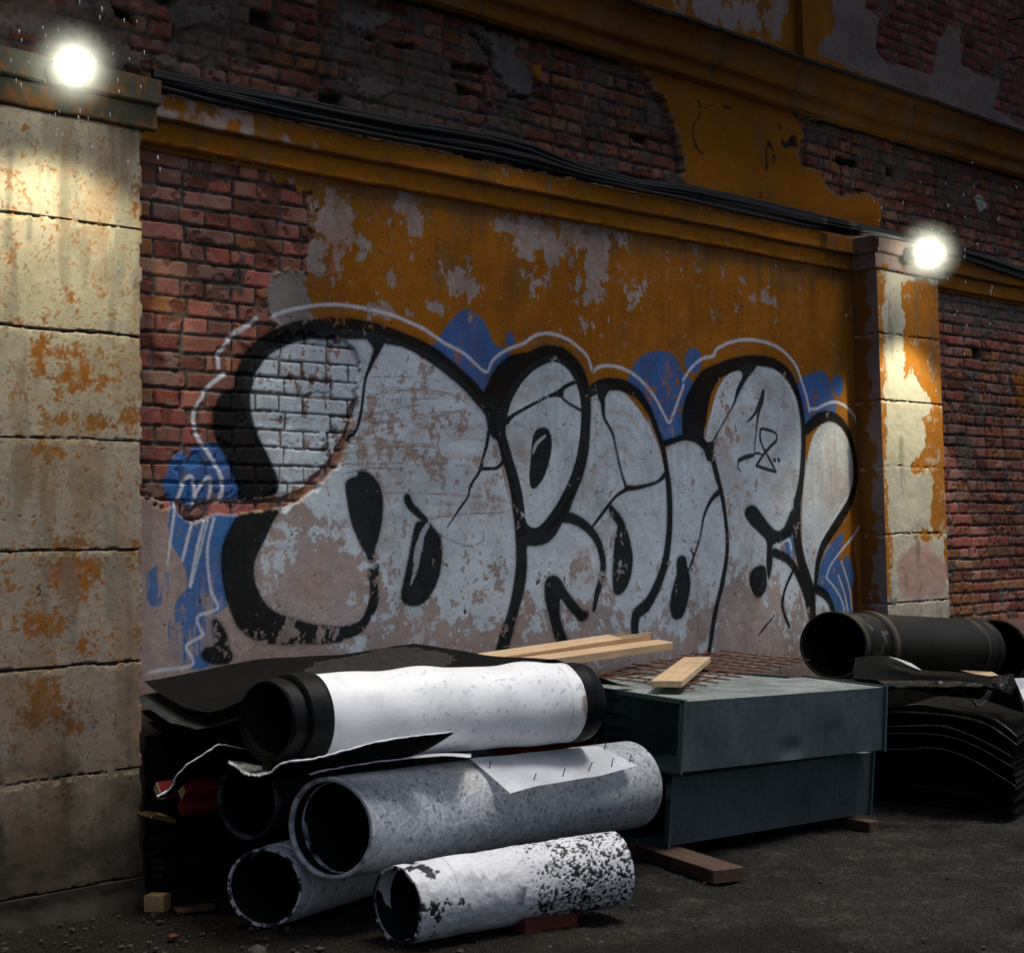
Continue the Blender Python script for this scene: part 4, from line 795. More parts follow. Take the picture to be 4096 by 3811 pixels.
# ================================================================== pipes
def horizon(x): return (2193-.0166*(x*K-571))/K
OBL = .26
def pipe_pts(A, B, prof, nth, wob=0., seed=0, hfn=None, flat=0.):
    """prof rows: (s along axis, radius). returns P, U(arc), S"""
    A = np.array(A); B = np.array(B); L = np.linalg.norm(B-A); a = (B-A)/L
    e2 = np.cross(np.array([0, 0, 1.]), a); e2 /= np.linalg.norm(e2); e1 = np.cross(a, e2)   # e1 up, e2 sideways
    th = np.linspace(0, 2*math.pi, nth, endpoint=False)+math.pi      # seam underneath
    pr = np.array(prof, float); S_ = np.broadcast_to(pr[:, 0][:, None], (len(pr), nth)).astype(np.float32); R = np.broadcast_to(pr[:, 1][:, None], S_.shape).astype(np.float32)
    T = np.broadcast_to(th[None], S_.shape).astype(np.float32)
    ov = 1+wob*np.cos(2*T+seed)+wob*.4*np.sin(3*T+seed*2)
    Rr = R*ov
    if hfn is not None: Rr = Rr+hfn(T, S_, R)
    sx_ = S_-OBL*Rr*np.sin(T)*np.exp(-np.clip(S_, 0, 9)/.16)      # ends sawn a little askew
    P = A+a*sx_[..., None]+Rr[..., None]*(np.cos(T)[..., None]*e1*(1-flat)+np.sin(T)[..., None]*e2)
    return P, T*pr[:, 1].max(), S_, T
def dense(rows, st):
    out = []
    for i in range(len(rows)-1):
        a = np.array(rows[i], float); b = np.array(rows[i+1], float); n = max(1, int(np.linalg.norm(b-a)/st))
        for k in range(n): out.append(a+(b-a)*k/n)
    out.append(np.array(rows[-1], float)); return out
def vn3(x, y, z, seed=0):
    iz = np.floor(z); f = (z-iz).astype(np.float32); f = f*f*(3-2*f); iz = iz.astype(np.int64)
    iu = np.floor(x); iv = np.floor(y); fu = (x-iu).astype(np.float32); fv = (y-iv).astype(np.float32); fu = fu*fu*(3-2*fu); fv = fv*fv*(3-2*fv); iu = iu.astype(np.int64); iv = iv.astype(np.int64)
    def pl(k):
        o = k*7919
        a = _h(iu+o, iv, seed); b = _h(iu+1+o, iv, seed); c = _h(iu+o, iv+1, seed); d = _h(iu+1+o, iv+1, seed)
        return (a+(b-a)*fu)*(1-fv)+(c+(d-c)*fu)*fv
    return pl(iz)*(1-f)+pl(iz+1)*f
def cyl_noise(T, S_, r, f, o, seed):      # solid noise: no seam around the pipe
    x, y = np.cos(T)*r, np.sin(T)*r; s_ = 0; a = 1.; t = 0
    for i in range(o):
        s_ = s_+a*vn3(x*f+i*3.7, y*f+i*1.3, S_*f+i*5.1, seed+i*31); t += a; a *= .55; f *= 2.03
    return s_/t
def norm01(x, k=1.6): return np.clip((x-.5)*k+.5, 0, 1)
def lining(A, B, r, root, L, ns=20, s0=.004, mat=None):
    P, u, s_, t = pipe_pts(A, B, [(s0+(L-2*s0)*i/ns, r) for i in range(ns+1)], 48)
    o = gridobj('lining', P[:, ::-1], col((.006, .006, .006), u.shape), mat or M_LINE, wrapu=True, sharp=None); adopt(o, root); return o
def pipe_thing(name, A, label, group='stacked insulated pipes'):
    r = empty(name, tuple(A)); tag(r, label, 'pipe', group); return r

# --- speckled pipe on the ground
A = onZ(770, 1757, .136); B = onZ(1195, 1685, .172); L = np.linalg.norm(B-A); r = .134
t = pipe_thing('pipe', A, 'lowest right pipe with white jacket blotched and peppered with black spots')
P, u, s_, T = pipe_pts(A, B, dense([(.05, r-.012), (0, r-.010), (0, r), (L, r), (L, r-.010), (L-.05, r-.012)], .004), 230, .02, 1)
n1 = norm01(cyl_noise(T, s_, r, 9, 4, 1001)); n2 = norm01(cyl_noise(T, s_, r, 26, 3, 1002)); n3 = norm01(cyl_noise(T, s_, r, 60, 3, 1003), 2.2); n4 = norm01(cyl_noise(T, s_, r, 15, 3, 1005), 2)
C = col((.70, .71, .75), u.shape)*(.82+.22*n1+.12*(n3-.5))[..., None]
n5 = norm01(cyl_noise(T, s_, r, 125, 2, 1007), 2.4); pep = sm(n5*.72+n2*.28+.05*sm(s_, .5, .7)+.06*sm(.15+np.cos(T)*-1, 0, 1), .595, .665)*sm(s_+.10*(n1-.5), .47, .56)
blo = sm(n4*.45+n2*.35+n3*.20-.11*np.abs(s_-.08)/.1, .56, .59)*sm(.22-s_, 0, .03)
mid = sm(n4*.5+n2*.5+.07*np.cos((s_-.46)/.05)*(np.abs(s_-.46) < .12), .66, .69)*sm(s_, .36, .46)*sm(.58-s_, 0, .06)
low = sm(n2*.4+n5*.6+.22*sm(-np.cos(T), .3, .95), .62, .70)*sm(s_, .40, .5)
blk = np.maximum.reduce([pep, blo, mid, low]); rim = sm(.006-s_, 0, .004)*sm(n2, .35, .5); blk = np.maximum(blk, rim)
C = mix(C, (.010, .012, .014), blk); C = mix(C, (.20, .21, .24), sm(n2, .70, .8)*.3*(1-blk))
seam = sm(.0035-np.abs(s_-.175-.004*np.sin(T*2)), 0, .002); C = mix(C, (.25, .26, .3), seam*.6)
h = -.0018*blk+(n1-.5)*.006+(n2-.5)*.004; a = (B-A)/L
ctr = A+a*s_[..., None]; P = ctr+(P-ctr)*(1+h/r)[..., None]
adopt(gridobj('jacket', P, C, MP2, wrapu=True, sharp=60), t); lining(A, B, r-.013, t, L)
# --- lower left plain pipe
A = onZ(513, 1722, .145); B = A+np.array((math.cos(math.radians(13)), math.sin(math.radians(13)), 0))*1.25; L = 1.25; r = .144
t = pipe_thing('pipe', A, 'lowest left plain off white pipe with wide lip, under the scratched pipe')
P, u, s_, T = pipe_pts(A, B, dense([(.06, r-.014), (0, r-.012), (0, r-.003), (.065, r-.003), (.07, r-.007), (.078, r-.007), (.082, r), (L, r), (L, r-.012)], .006), 150, .012, 2)
n1 = norm01(cyl_noise(T, s_, r, 8, 4, 1011)); n2 = norm01(cyl_noise(T, s_, r, 30, 3, 1012)); n3 = norm01(cyl_noise(T, s_, r, 55, 2, 1013), 2)
C = col((.60, .62, .66), u.shape)*(.8+.3*n1)[..., None]; C = mix(C, (.03, .03, .03), sm(norm01(cyl_noise(T, s_, r, 70, 2, 1014), 2), .93, .97)*.8); C = mix(C, (.02, .02, .02), sm(.006-s_, 0, .004)*sm(n2, .45, .55))
adopt(gridobj('jacket', P, C, MP2, wrapu=True, sharp=45), t); lining(A, B, r-.015, t, L)
# --- scratched grey pipe
MA = onZ(641, 1607, .37); MB = onZ(1222, 1522, .345); A, B = MA, MB; L = np.linalg.norm(B-A); r = MR = .181
t = pipe_thing('pipe', A, 'middle pipe with scratched mottled grey jacket carrying the nailed white board')
P, u, s_, T = pipe_pts(A, B, dense([(.06, r-.020), (0, r-.016), (-.004, r-.006), (0, r), (L, r), (L, r-.014), (L-.05, r-.016)], .005), 230, .010, 3)
n1 = norm01(cyl_noise(T, s_, r, 5, 5, 1021)); n2 = norm01(cyl_noise(T, s_, r, 17, 4, 1022), 2); n3 = norm01(cyl_noise(T, s_, r, 48, 3, 1023), 2.4); n4 = norm01(cyl_noise(T, s_, r, 30, 3, 1025), 2.2)
n6 = norm01(cyl_noise(T, s_, r, 110, 2, 1026), 2.2); C = col((.41, .44, .485), u.shape)*(.80+.24*(n1-.2)+.16*(n2-.5)+.30*(n3-.5)+.30*(n6-.5))[..., None]
C = mix(C, (.60, .62, .66), sm(n3*.4+n6*.4+n4*.2+.08*sm(s_, .8, 1.3), .58, .70)*.6); C = mix(C, (.12, .125, .145), sm(n6*.45+n3*.30+n2*.25+.10*sm(s_, .9, 1.5), .62, .74)*.42)
C = mix(C, (.40, .385, .33), sm(.10-np.abs(s_-.56), 0, .08)*sm(np.cos(T), .35, .7)*.55)
rs = np.random.RandomState(4); scr = np.zeros(u.shape, np.float32); TT = np.mod(T+math.pi, 2*math.pi)-math.pi      # -pi..pi, 0 on top; view side is negative/positive e2
side = -1.0
for i in range(75):
    s0 = .12+rs.rand()*.95*rs.rand()**.3; q0 = side*(.25+rs.rand()*1.5); an = rs.rand()*6.3; ln = .05+.22*rs.rand(); cu = rs.randn()*9.; w_ = .0002+.0009*rs.rand(); al = .4+.6*rs.rand()
    k_ = np.linspace(-.5, .5, 9)*ln; sx = s0+np.cos(an)*k_-np.sin(an)*cu*.15*k_**2*8; qx = q0+(np.sin(an)*k_+np.cos(an)*cu*.15*k_**2*8)/r
    m_ = (np.abs(s_-s0) < ln*.8)&(np.abs(TT-q0) < ln/r*.8)
    if not m_.any(): continue
    uu = s_[m_]; vv = (TT[m_])*r; d = np.full(uu.shape, 1., np.float32)
    for j in range(8):
        ax, ay, bx, by = sx[j], qx[j]*r, sx[j+1], qx[j+1]*r; ex, ey = bx-ax, by-ay; l_ = ex*ex+ey*ey+1e-12; f_ = np.clip(((uu-ax)*ex+(vv-ay)*ey)/l_, 0, 1)
        d = np.minimum(d, np.hypot(uu-ax-f_*ex, vv-ay-f_*ey))
    scr[m_] = np.maximum(scr[m_], sm(w_+.0022-d, 0, .003)*al)
C = mix(C, (.66, .69, .72), scr)
C = mix(C, (.05, .048, .05), sm(norm01(cyl_noise(T, s_, r, 75, 2, 1027), 2.2), .93, .97)*.7); C = mix(C, (.60, .62, .65), sm(.010-s_, 0, .006)*sm(n2, .3, .5))
adopt(gridobj('jacket', P, C, MP2, wrapu=True, sharp=60), t); lining(A, B, r-.021, t, L)
P, u, s_, T = pipe_pts(A, B, dense([(.035, r-.026), (.03, r-.022), (.05, r-.021)], .004), 96, .012, 5); n2 = norm01(cyl_noise(T, s_, r, 20, 3, 1029), 2)
adopt(gridobj('inner_rim', P, col((.40, .43, .47), u.shape)*sm(n2, .3, .6)[..., None], MP2, wrapu=True), t)
# --- white pipe on top
TA = onZ(518, 1399, .752); TB = onZ(1136, 1361, .723); A, B = TA, TB; L = np.linalg.norm(B-A); r = TR = .160
t = pipe_thing('pipe', A, 'topmost clean white pipe with black rubber collars at both ends')
def dent(T, S_, R):
    c = np.cos(T); return .010*np.exp(-((S_-.66)/.10)**2)*sm(c, .3, 1)+.009*np.exp(-((S_-1.12)/.09)**2)*sm(c, .3, 1)-.004*np.exp(-((S_-.9)/.09)**2)*sm(c, .3, 1)+.0022*np.sin(S_*23+T*2)+.003*np.exp(-((S_-.42)/.1)**2-((T-math.pi*1.55)/.35)**2)
P, u, s_, T = pipe_pts(A, B, dense([(.165, r-.012), (.165, r), (L-.115, r), (L-.11, r-.004), (L-.11, r-.014)], .006), 180, .006, 4, dent)
n1 = norm01(cyl_noise(T, s_, r, 5, 4, 1031)); n2 = norm01(cyl_noise(T, s_, r, 40, 2, 1032), 2); n3 = norm01(cyl_noise(T, s_, r, 16, 3, 1033), 2)
C = col((.84, .855, .88), u.shape)*(.94+.10*n1)[..., None]; C = mix(C, (.30, .36, .46), sm(norm01(cyl_noise(T, s_, r, 62, 2, 1034), 2.2), .95, 1.0)*.55*sm(s_, .35, .7)); C = mix(C, (.55, .57, .62), sm(n3, .68, .9)*.25)
ring = sm(.003-np.abs(s_-(L-.185)-.006*np.sin(T*1.5)), 0, .002); C = mix(C, (.42, .33, .28), ring*.55)
C = mix(C, (.10, .035, .03), sm(s_-(L-.150), 0, .03)*sm(n2*.4+n3*.6, .60, .66)); C = mix(C, (.5, .42, .38), sm(s_-(L-.14), 0, .02)*sm(n3, .4, .6)*.5)
C = mix(C, (.012, .012, .013), sm(.170+.010*(n3-.5)-s_, 0, .004))
adopt(gridobj('jacket', P, C, MP, wrapu=True, sharp=50), t)
P, u, s_, T = pipe_pts(A, B, dense([(.10, .128), (0, .130), (-.004, .140), (.004, .147), (.050, .149), (.058, .140), (.070, .140), (.074, .158), (.080, .164), (.155, .166), (.172, .164), (.176, .158)], .005), 96, .006, 1)
adopt(gridobj('end_collar', P, col((.012, .012, .012), u.shape), M_RUB, wrapu=True, sharp=40), t)
P, u, s_, T = pipe_pts(A, B, dense([(L-.135, .150), (L-.118, .157), (L-.06, .160), (L-.02, .152), (L, .135), (L-.02, .120)], .006), 96, .006, 2)
adopt(gridobj('end_collar', P, col((.012, .012, .012), u.shape), M_RUB, wrapu=True, sharp=60), t)
lining(A, B, .126, t, L)
a = (B-A)/L; bm = bmesh.new(); e2 = np.cross((0, 0, 1.), a); e2 /= np.linalg.norm(e2); e1 = np.cross(a, e2)
hexa(bm, box_pts(A-a*.008-e1*.162-e2*.028+np.array((0, 0, -.012)), e2*.05, a*.02, e1*.032)); bevel(bm, .004)
adopt(bmobj('end_clip', bm, M_RUB), t)
# --- black pipe behind them
A = atT(480, 1553, 6.55); B = A+np.array((.98, -.05, 0))*1.2; L = np.linalg.norm(B-A); r = .150
t = pipe_thing('pipe', A, 'black pipe mouth hidden in shade behind the scratched pipe, under the torn sheet')
P, u, s_, T = pipe_pts(A, B, dense([(.05, r-.02), (0, r-.018), (0, r), (L, r), (L, r-.02)], .01), 96, .01, 2); n2 = norm01(cyl_noise(T, s_, r, 18, 3, 1041), 2)
adopt(gridobj('jacket', P, mix(col((.02, .02, .021), u.shape), (.16, .17, .18), sm(n2, .6, .75)*.5), MP2, wrapu=True, sharp=60), t); lining(A, B, r-.021, t, L)

# --- white board with nails on the middle pipe
ax = (MB-MA)/np.linalg.norm(MB-MA); e2 = np.cross((0, 0, 1.), ax); e2 /= np.linalg.norm(e2); e1 = np.cross(ax, e2)
if np.dot(e2, CAM-MA) < 0: e2 = -e2
def tang(ph): n = e1*math.cos(ph)+e2*math.sin(ph); return MA+n*(MR+.014), n
p0, nn = tang(math.radians(30))
def ob(k, x, y): s_ = sh(k, [(x, y)])[0]; return onPlane(s_[0], s_[1], p0, nn)
q = [ob('8', 745, 714), ob('8', 985, 918), ob('8', 1720, 764), ob('8', 1500, 640)]
bm = bmesh.new(); G = 14; vs = []
for j in range(G+1):
    row = []
    for i in range(G+1):
        f, g = i/G, j/G; p = (q[0]*(1-g)+q[1]*g)*(1-f)+(q[3]*(1-g)+q[2]*g)*f; p = p+nn*(.006*math.sin(f*7)*g-.003*(1-g)**2+.004*math.sin(f*17+g*5)*.4); row.append(bm.verts.new(tuple(p)))
    vs.append(row)
for j in range(G):
    for i in range(G): bm.faces.new((vs[j][i], vs[j+1][i], vs[j+1][i+1], vs[j][i+1]))
bmesh.ops.solidify(bm, geom=bm.faces[:], thickness=.007)
t = empty('white_board', tuple(q[1])); tag(t, 'stiff white board stuck with rusty nails lying on the scratched pipe', 'board')
adopt(bmobj('panel', bm, M_WHITEEDGE, sharp=30), t)
for x, y, x2, y2 in ((862, 773, 868, 738), (1115, 850, 1133, 808), (1290, 818, 1300, 778), (1440, 785, 1460, 742), (1573, 762, 1582, 718), (1677, 742, 1686, 700), (1532, 660, 1540, 622)):
    b0 = ob('8', x, y); tp = atT(*sh('8', [(x2, y2)])[0], (b0-CAM)@fw+.005); bm = bmesh.new(); tubebm(bm, [b0-(tp-b0)*.1, tp], .0022, 6); d = (tp-b0)/np.linalg.norm(tp-b0); tubebm(bm, [tp, tp+d*.002], .005, 8)
    adopt(bmobj('nail', bm, M_NAIL), t)

# --- torn jacket sheets sticking out from under the white pipe
def flap(name, label, back, upper, lower, et=.005, seed=1):
    Bk, Uq, Lq = [np.array([atT(*p) for p in spline(q_, 8)]) for q_ in (back, upper, lower)]
    n = min(len(Bk), len(Uq), len(Lq)); rs = lambda Q: np.array([Q[int(round(i*(len(Q)-1)/(n-1)))] for i in range(n)]); Bk, Uq, Lq = rs(Bk), rs(Uq), rs(Lq)
    w_ = np.random.RandomState(seed)
    t = empty(name, tuple(Uq[n//2])); tag(t, label, 'pipe jacket', 'torn pipe jackets')
    for nm, a_, b_, mt in (('upper_face', Bk, Uq, M_WHITEEDGE), ('underside', Uq, Lq, M_BLACKSIDE)):
        bm = bmesh.new(); rows = []
        for k in range(6):
            f = k/5; rows.append([bm.verts.new(tuple(a_[i]*(1-f)+b_[i]*f+np.array((0, 0, 1))*(.006*math.sin(f*3.1)*math.sin(i*.5+seed)))) for i in range(n)])
        for k in range(5):
            for i in range(n-1): bm.faces.new((rows[k][i], rows[k][i+1], rows[k+1][i+1], rows[k+1][i]))
        bmesh.ops.solidify(bm, geom=bm.faces[:], thickness=.003); adopt(bmobj(nm, bm, mt, sharp=40), t)
    bm = bmesh.new(); rr = [et*(.6+.7*w_.rand())*(.4 if i in (0, n-1) else 1)*(1.15-.75*i/n) for i in range(n)]; tubebm(bm, [Uq[i]+np.array((0, 0, .002))+w_.randn(3)*.0012 for i in range(n)], rr, 7); adopt(bmobj('torn_edge', bm, M_WHITEEDGE, sharp=50), t)
    return t
flap('torn_jacket', 'torn jacket sheet curling up white below the topmost pipe',
     [(446, 1476, 6.35), (470, 1478, 6.4), (500, 1484, 6.3), (540, 1492, 6.15), (570, 1488, 6.05), (610, 1482, 6.0), (665, 1472, 6.02), (735, 1456, 6.07), (810, 1440, 6.12), (880, 1423, 6.15)],
     [(443, 1480, 6.28), (458, 1488, 6.2), (472, 1500, 6.1), (490, 1506, 6.02), (522, 1502, 5.96), (550, 1482, 5.92), (605, 1474, 5.9), (665, 1459, 5.92), (735, 1440, 5.98), (800, 1430, 6.05), (879, 1421, 6.12)],
     [(446, 1483, 6.30), (460, 1493, 6.24), (475, 1508, 6.16), (493, 1514, 6.08), (525, 1514, 6.03), (560, 1511, 6.0), (610, 1500, 6.02), (665, 1489, 6.05), (735, 1479, 6.10), (810, 1464, 6.15), (880, 1424, 6.15)], .0055, 2)
flap('torn_jacket', 'torn jacket scrap with a drooping white edge beside the near pilaster',
     [(312, 1552, 6.7), (345, 1535, 6.72), (372, 1500, 6.7), (400, 1480, 6.68), (428, 1462, 6.65), (456, 1458, 6.6), (480, 1458, 6.55)],
     [(305, 1547, 6.42), (322, 1538, 6.42), (334, 1527, 6.40), (341, 1510, 6.38), (362, 1486, 6.36), (392, 1467, 6.36), (420, 1448, 6.36), (428, 1446, 6.36), (450, 1449, 6.38), (480, 1455, 6.42)],
     [(306, 1550, 6.44), (326, 1545, 6.45), (345, 1534, 6.46), (362, 1518, 6.46), (385, 1504, 6.46), (410, 1494, 6.46), (432, 1488, 6.46), (452, 1482, 6.44), (482, 1478, 6.44)], .0045, 3)
flap('torn_jacket', 'thin jacket sheet bent over the scratched pipe left of the nailed board',
     [(600, 1496, 6.12), (700, 1478, 6.25), (800, 1464, 6.35), (915, 1462, 6.45)], [(600, 1503, 5.99), (663, 1490, 6.03), (740, 1478, 6.09), (850, 1468, 6.18), (914, 1470, 6.24)], [(600, 1512, 6.0), (663, 1496, 6.05), (740, 1484, 6.11), (850, 1473, 6.20), (916, 1472, 6.25)], .003, 4)
# frayed threads are part of the scrap edge
# ================================================================== black sheets by the near pilaster
xs = np.linspace(3.93, 5.95, 90)
wl = np.array([onY(x, y, 5.86)[[0, 2]] for x, y in [(277, 1308), (400, 1290), (500, 1273), (663, 1267), (740, 1256), (806, 1246), (835, 1256), (870, 1273), (930, 1290), (1000, 1302)]])
ed = np.array([onX(x, y, 4.0)[[1, 2]] for x, y in [(290, 1308), (333, 1343), (383, 1373), (433, 1384), (465, 1376), (520, 1352)]])[::-1]
ys = np.linspace(4.98, 5.86, 44)
def zsurf(X, Y):
    zw = np.interp(X, wl[:, 0], wl[:, 1]); zl = np.interp(Y, ed[:, 0], ed[:, 1])-ed[-1, 1]
    return zw+zl*np.exp(-np.clip(X-4.0, 0, 9)/.75)-.045*(1-np.exp(-np.clip(X-4.0, 0, 9)/.75))*sm(5.8-Y, 0, .7)
X_, Y_ = np.meshgrid(xs, ys)
lay = [(0, 0, 'top rubber sheet of the sagging stack beside the near pilaster, dusty and strewn with soil', .02, 0.), (.055, -.055, 'second rubber sheet of the sagging stack, its pale edge showing beneath the top sheet', .018, .0), (.115, -.02, 'third rubber sheet down the sagging stack beside the near pilaster', .02, .03), (.17, .02, 'fourth rubber sheet down the sagging stack beside the near pilaster', .02, .05), (.23, .05, 'lowest rubber sheet of the sagging stack beside the near pilaster', .02, .05)]
M_SHEETP = surf('uplit_rubber_edge', (.05, .053, .052), rough=.55, grain=50., gamt=.5, bump=.3, blotch=.4)  # lighter copy of the sheet rubber: its up-lit edge put into the colour
for i, (dz, dx, lab, th, sg) in enumerate(lay):
    Xs = X_+dx; wv = (fbm(X_, Y_, 2.5, 3, 1100+i)-.5)
    Z = zsurf(X_, Y_)-dz+wv*(.012+.02*(i > 0))-sg*sm(5.7-Y_, 0, .6)*.6
    if i == 1: Z = Z-.006*sm(5.6-Y_, 0, .4)
    bm = bmesh.new(); vs = [[bm.verts.new((Xs[j, k], min(Y_[j, k]-.02*(i > 0)*math.sin(k*.2), 5.868), Z[j, k])) for k in range(len(xs))] for j in range(len(ys))]
    for j in range(len(ys)-1):
        for k in range(len(xs)-1): bm.faces.new((vs[j][k], vs[j][k+1], vs[j+1][k+1], vs[j+1][k]))
    bmesh.ops.solidify(bm, geom=bm.faces[:], thickness=th)
    o = bmobj('rubber_sheet', bm, M_SHEETP if i == 1 else M_SHEET, sharp=40); tag(o, lab, 'rubber sheet', 'rubber sheets stacked by the near pilaster')
# soil heap on the top sheet
U, V = np.meshgrid(np.linspace(4.45, 5.45, 130), np.linspace(5.2, 5.82, 90)); f = np.exp(-((U-4.95)/.30)**2-((V-5.55)/.17)**2); n = fbm(U, V, 14., 5, 1201)
Hh = f*.075+(n-.5)*.075*f-.014; o = gridobj('soil_heap', np.stack([U, V, zsurf(U, V)+Hh], -1), col((.02, .018, .015), U.shape), M_SOIL, sharp=None); tag(o, 'heap of dark crumbly soil on the rubber sheets', 'soil', kind='stuff')
# ================================================================== ducts
def zp(k, x, y):
    o = {'a': (2250, 2500, .3521), 'b': (2400, 3000, .3521), 'c': (3400, 2450, .3513)}[k]; return ((o[0]+x*o[2])/K, (o[1]+y*o[2])/K)
def duct(FLB, FRB, FLT, FRT, dep, label, seed, tb=.0):
    """open ended duct from its four front corners and the vector to the back"""
    dep = np.array(dep); t = empty('air_duct', tuple(FLB)); tag(t, label, 'duct', 'galvanised ducts beside the pipes')
    ins = lambda p, q, f: p+(q-p)*f
    def wallp(a, b, c, d, nm, bulge, nrm):      # sheet wall a-b (along) x a-d, seams pressed across
        bm = bmesh.new(); nx, ny = (240, 16) if nm in ('front_panel', 'top_panel') else (24, 6); vs = []
        for j in range(ny+1):
            row = []
            for i in range(nx+1):
                f, g = i/nx, j/ny; p = (a*(1-f)+b*f)*(1-g)+(d*(1-f)+c*f)*g
                k = bulge*math.sin(math.pi*g)*(.5+.5*math.sin(f*9+seed))*math.sin(math.pi*f)
                cr = .0045*math.exp(-(((f*8+.03*math.sin(f*20+seed)) % 1-.5)/.035)**2)+.02*math.exp(-((f-.52)/.05)**2-((g-.10)/.16)**2)*(nm == 'front_panel')*(seed == 1)+.006*math.exp(-((f-.74)/.04)**2-((g-.35)/.2)**2)*(nm == 'front_panel'); row.append(bm.verts.new(tuple(p+nrm*(k-cr*min(1, 6*g*(1-g))))))
            vs.append(row)
        for j in range(ny):
            for i in range(nx): bm.faces.new((vs[j][i], vs[j][i+1], vs[j+1][i+1], vs[j+1][i]))
        bmesh.ops.solidify(bm, geom=bm.faces[:], thickness=.003)
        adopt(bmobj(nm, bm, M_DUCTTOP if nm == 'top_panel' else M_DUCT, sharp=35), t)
    along = (FRB-FLB)/np.linalg.norm(FRB-FLB); nb = dep/np.linalg.norm(dep); upv = (FLT-FLB)/np.linalg.norm(FLT-FLB)
    wallp(FLB, FRB, FRT, FLT, 'front_panel', .006, -nb); wallp(FLB+dep, FRB+dep, FRT+dep, FLT+dep, 'back_panel', .004, nb)
    wallp(FLT, FRT, FRT+dep, FLT+dep, 'top_panel', .005, upv); wallp(FLB, FRB, FRB+dep, FLB+dep, 'bottom_panel', .002, -upv)
    for s_, c4 in ((-1, (FLB, FLB+dep, FLT+dep, FLT)), (1, (FRB, FRB+dep, FRT+dep, FRT))):
        bm = bmesh.new(); w_, th = .028, .012; c4 = [np.array(p)+along*(.004*s_) for p in c4]
        mid_ = sum(c4)/4
        out = [p+(p-mid_)/np.linalg.norm(p-mid_)*.016 for p in c4]; inn = [p-(p-mid_)/np.linalg.norm(p-mid_)*.02 for p in c4]
        for i in range(4):
            j = (i+1) % 4; hexa(bm, [out[i], out[j], inn[j], inn[i]]+[p+along*th*s_ for p in (out[i], out[j], inn[j], inn[i])])
        adopt(bmobj('flange', bm, M_FLANGE, smooth=False), t)
        for p in c4:
            d = (p-mid_)/np.linalg.norm(p-mid_); bm = bmesh.new(); q0 = p+along*th*s_; tubebm(bm, [q0, q0+along*s_*.008], .007, 6); adopt(bmobj('bolt', bm, M_STEEL), t)
    return t
uFLT = onZ(*zp('a', 1395, 868), .68); uFRT = onZ(*sh('9', [(1168, 507)])[0], .652)
uFLB = onY(*zp('a', 1347, 1672), uFLT[1]); uFRB = onY(*sh('9', [(1158, 870)])[0], uFRT[1])
lFLB = onZ(*zp('b', 780, 1088), .062); lFRB = onZ(*sh('9', [(1076, 1240)])[0], .052)
lFLT = onY(*zp('b', 822, 312), lFLB[1]); lFRT = onY(*sh('9', [(1095, 885)])[0], lFRB[1])
ad = uFRT-uFLT; nb = np.array((-ad[1], ad[0], 0)); nb /= np.linalg.norm(nb)
if nb[1] < 0: nb = -nb
BR = onZ(*sh('9', [(700, 437)])[0], .69); wd = float(np.dot(BR-uFRT, nb))
print('DUCT', uFLT, uFRT, uFLB, uFRB, lFLB, lFRB, lFLT, lFRT, 'w', wd)
wd = min(max(wd, .5), .8)
duct(uFLB, uFRB, uFLT, uFRT, nb*wd+np.array((0, 0, .02)), 'upper grey galvanised duct with the short plank on top', 1)
ld_ = lFRB-lFLB; lnb = np.array((-ld_[1], ld_[0], 0)); lnb /= np.linalg.norm(lnb)
if lnb[1] < 0: lnb = -lnb
duct(lFLB, lFRB, lFLT, lFRT, lnb*wd, 'lower grey galvanised duct resting on two timbers', 2)
rb = uFLT+nb*(wd+.03); re_ = uFRT+nb*(wd+.03)-(ad/np.linalg.norm(ad))*.10; dz = np.array((0, 0, 1.))
dp = 5.83-max(rb[1], re_[1])
duct(np.array((rb[0], rb[1], .06)), np.array((re_[0], re_[1], .06)), rb+dz*.012, re_+dz*.018, np.array((0, max(.25, dp), .012)), 'tall galvanised duct against the wall behind the rusty mesh', 3)
# rusty mesh lying on the ducts
zt = .712
g0 = onZ(*zp('a', 1460, 722), zt); g1 = onZ(*zp('a', 1870, 622), zt); gl = onZ(*zp('a', 410, 605), zt); 
va = (onZ(*zp('a', 1600, 690), zt)-g0); vb = gl-g0; vb = vb/np.linalg.norm(vb); sp = float(np.linalg.norm((g1-g0)/3)); va = (g1-g0)/np.linalg.norm(g1-g0)
print('MESH', g0, g1, gl, sp, va, vb)
sp = min(max(sp, .08), .16); t = empty('wire_mesh', tuple(g0)); tag(t, 'rusty welded wire mesh lying across the duct tops', 'mesh')
bm = bmesh.new(); rnd = random.Random(3); NB_, NA_ = 12, 6
for i in range(NB_):
    a_ = g0+va*sp*i+dz*.002; l_ = -.03; h_ = .78+rnd.random()*.1
    tubebm(bm, [a_-vb*.02, a_+vb*.3+dz*.003*rnd.random(), a_+vb*h_+dz*rnd.random()*.02], .0036, 6)
adopt(bmobj('cross_wires', bm, M_RUST), t); bm = bmesh.new()
for j in range(6):
    b_ = g0+vb*(.07+.14*j)+dz*.009; tubebm(bm, [b_-va*.05, b_+va*sp*5+dz*.004, b_+va*(sp*(NB_-1)-.05+rnd.random()*.12)+dz*.004], .0036, 6)
adopt(bmobj('long_wires', bm, M_RUST), t)
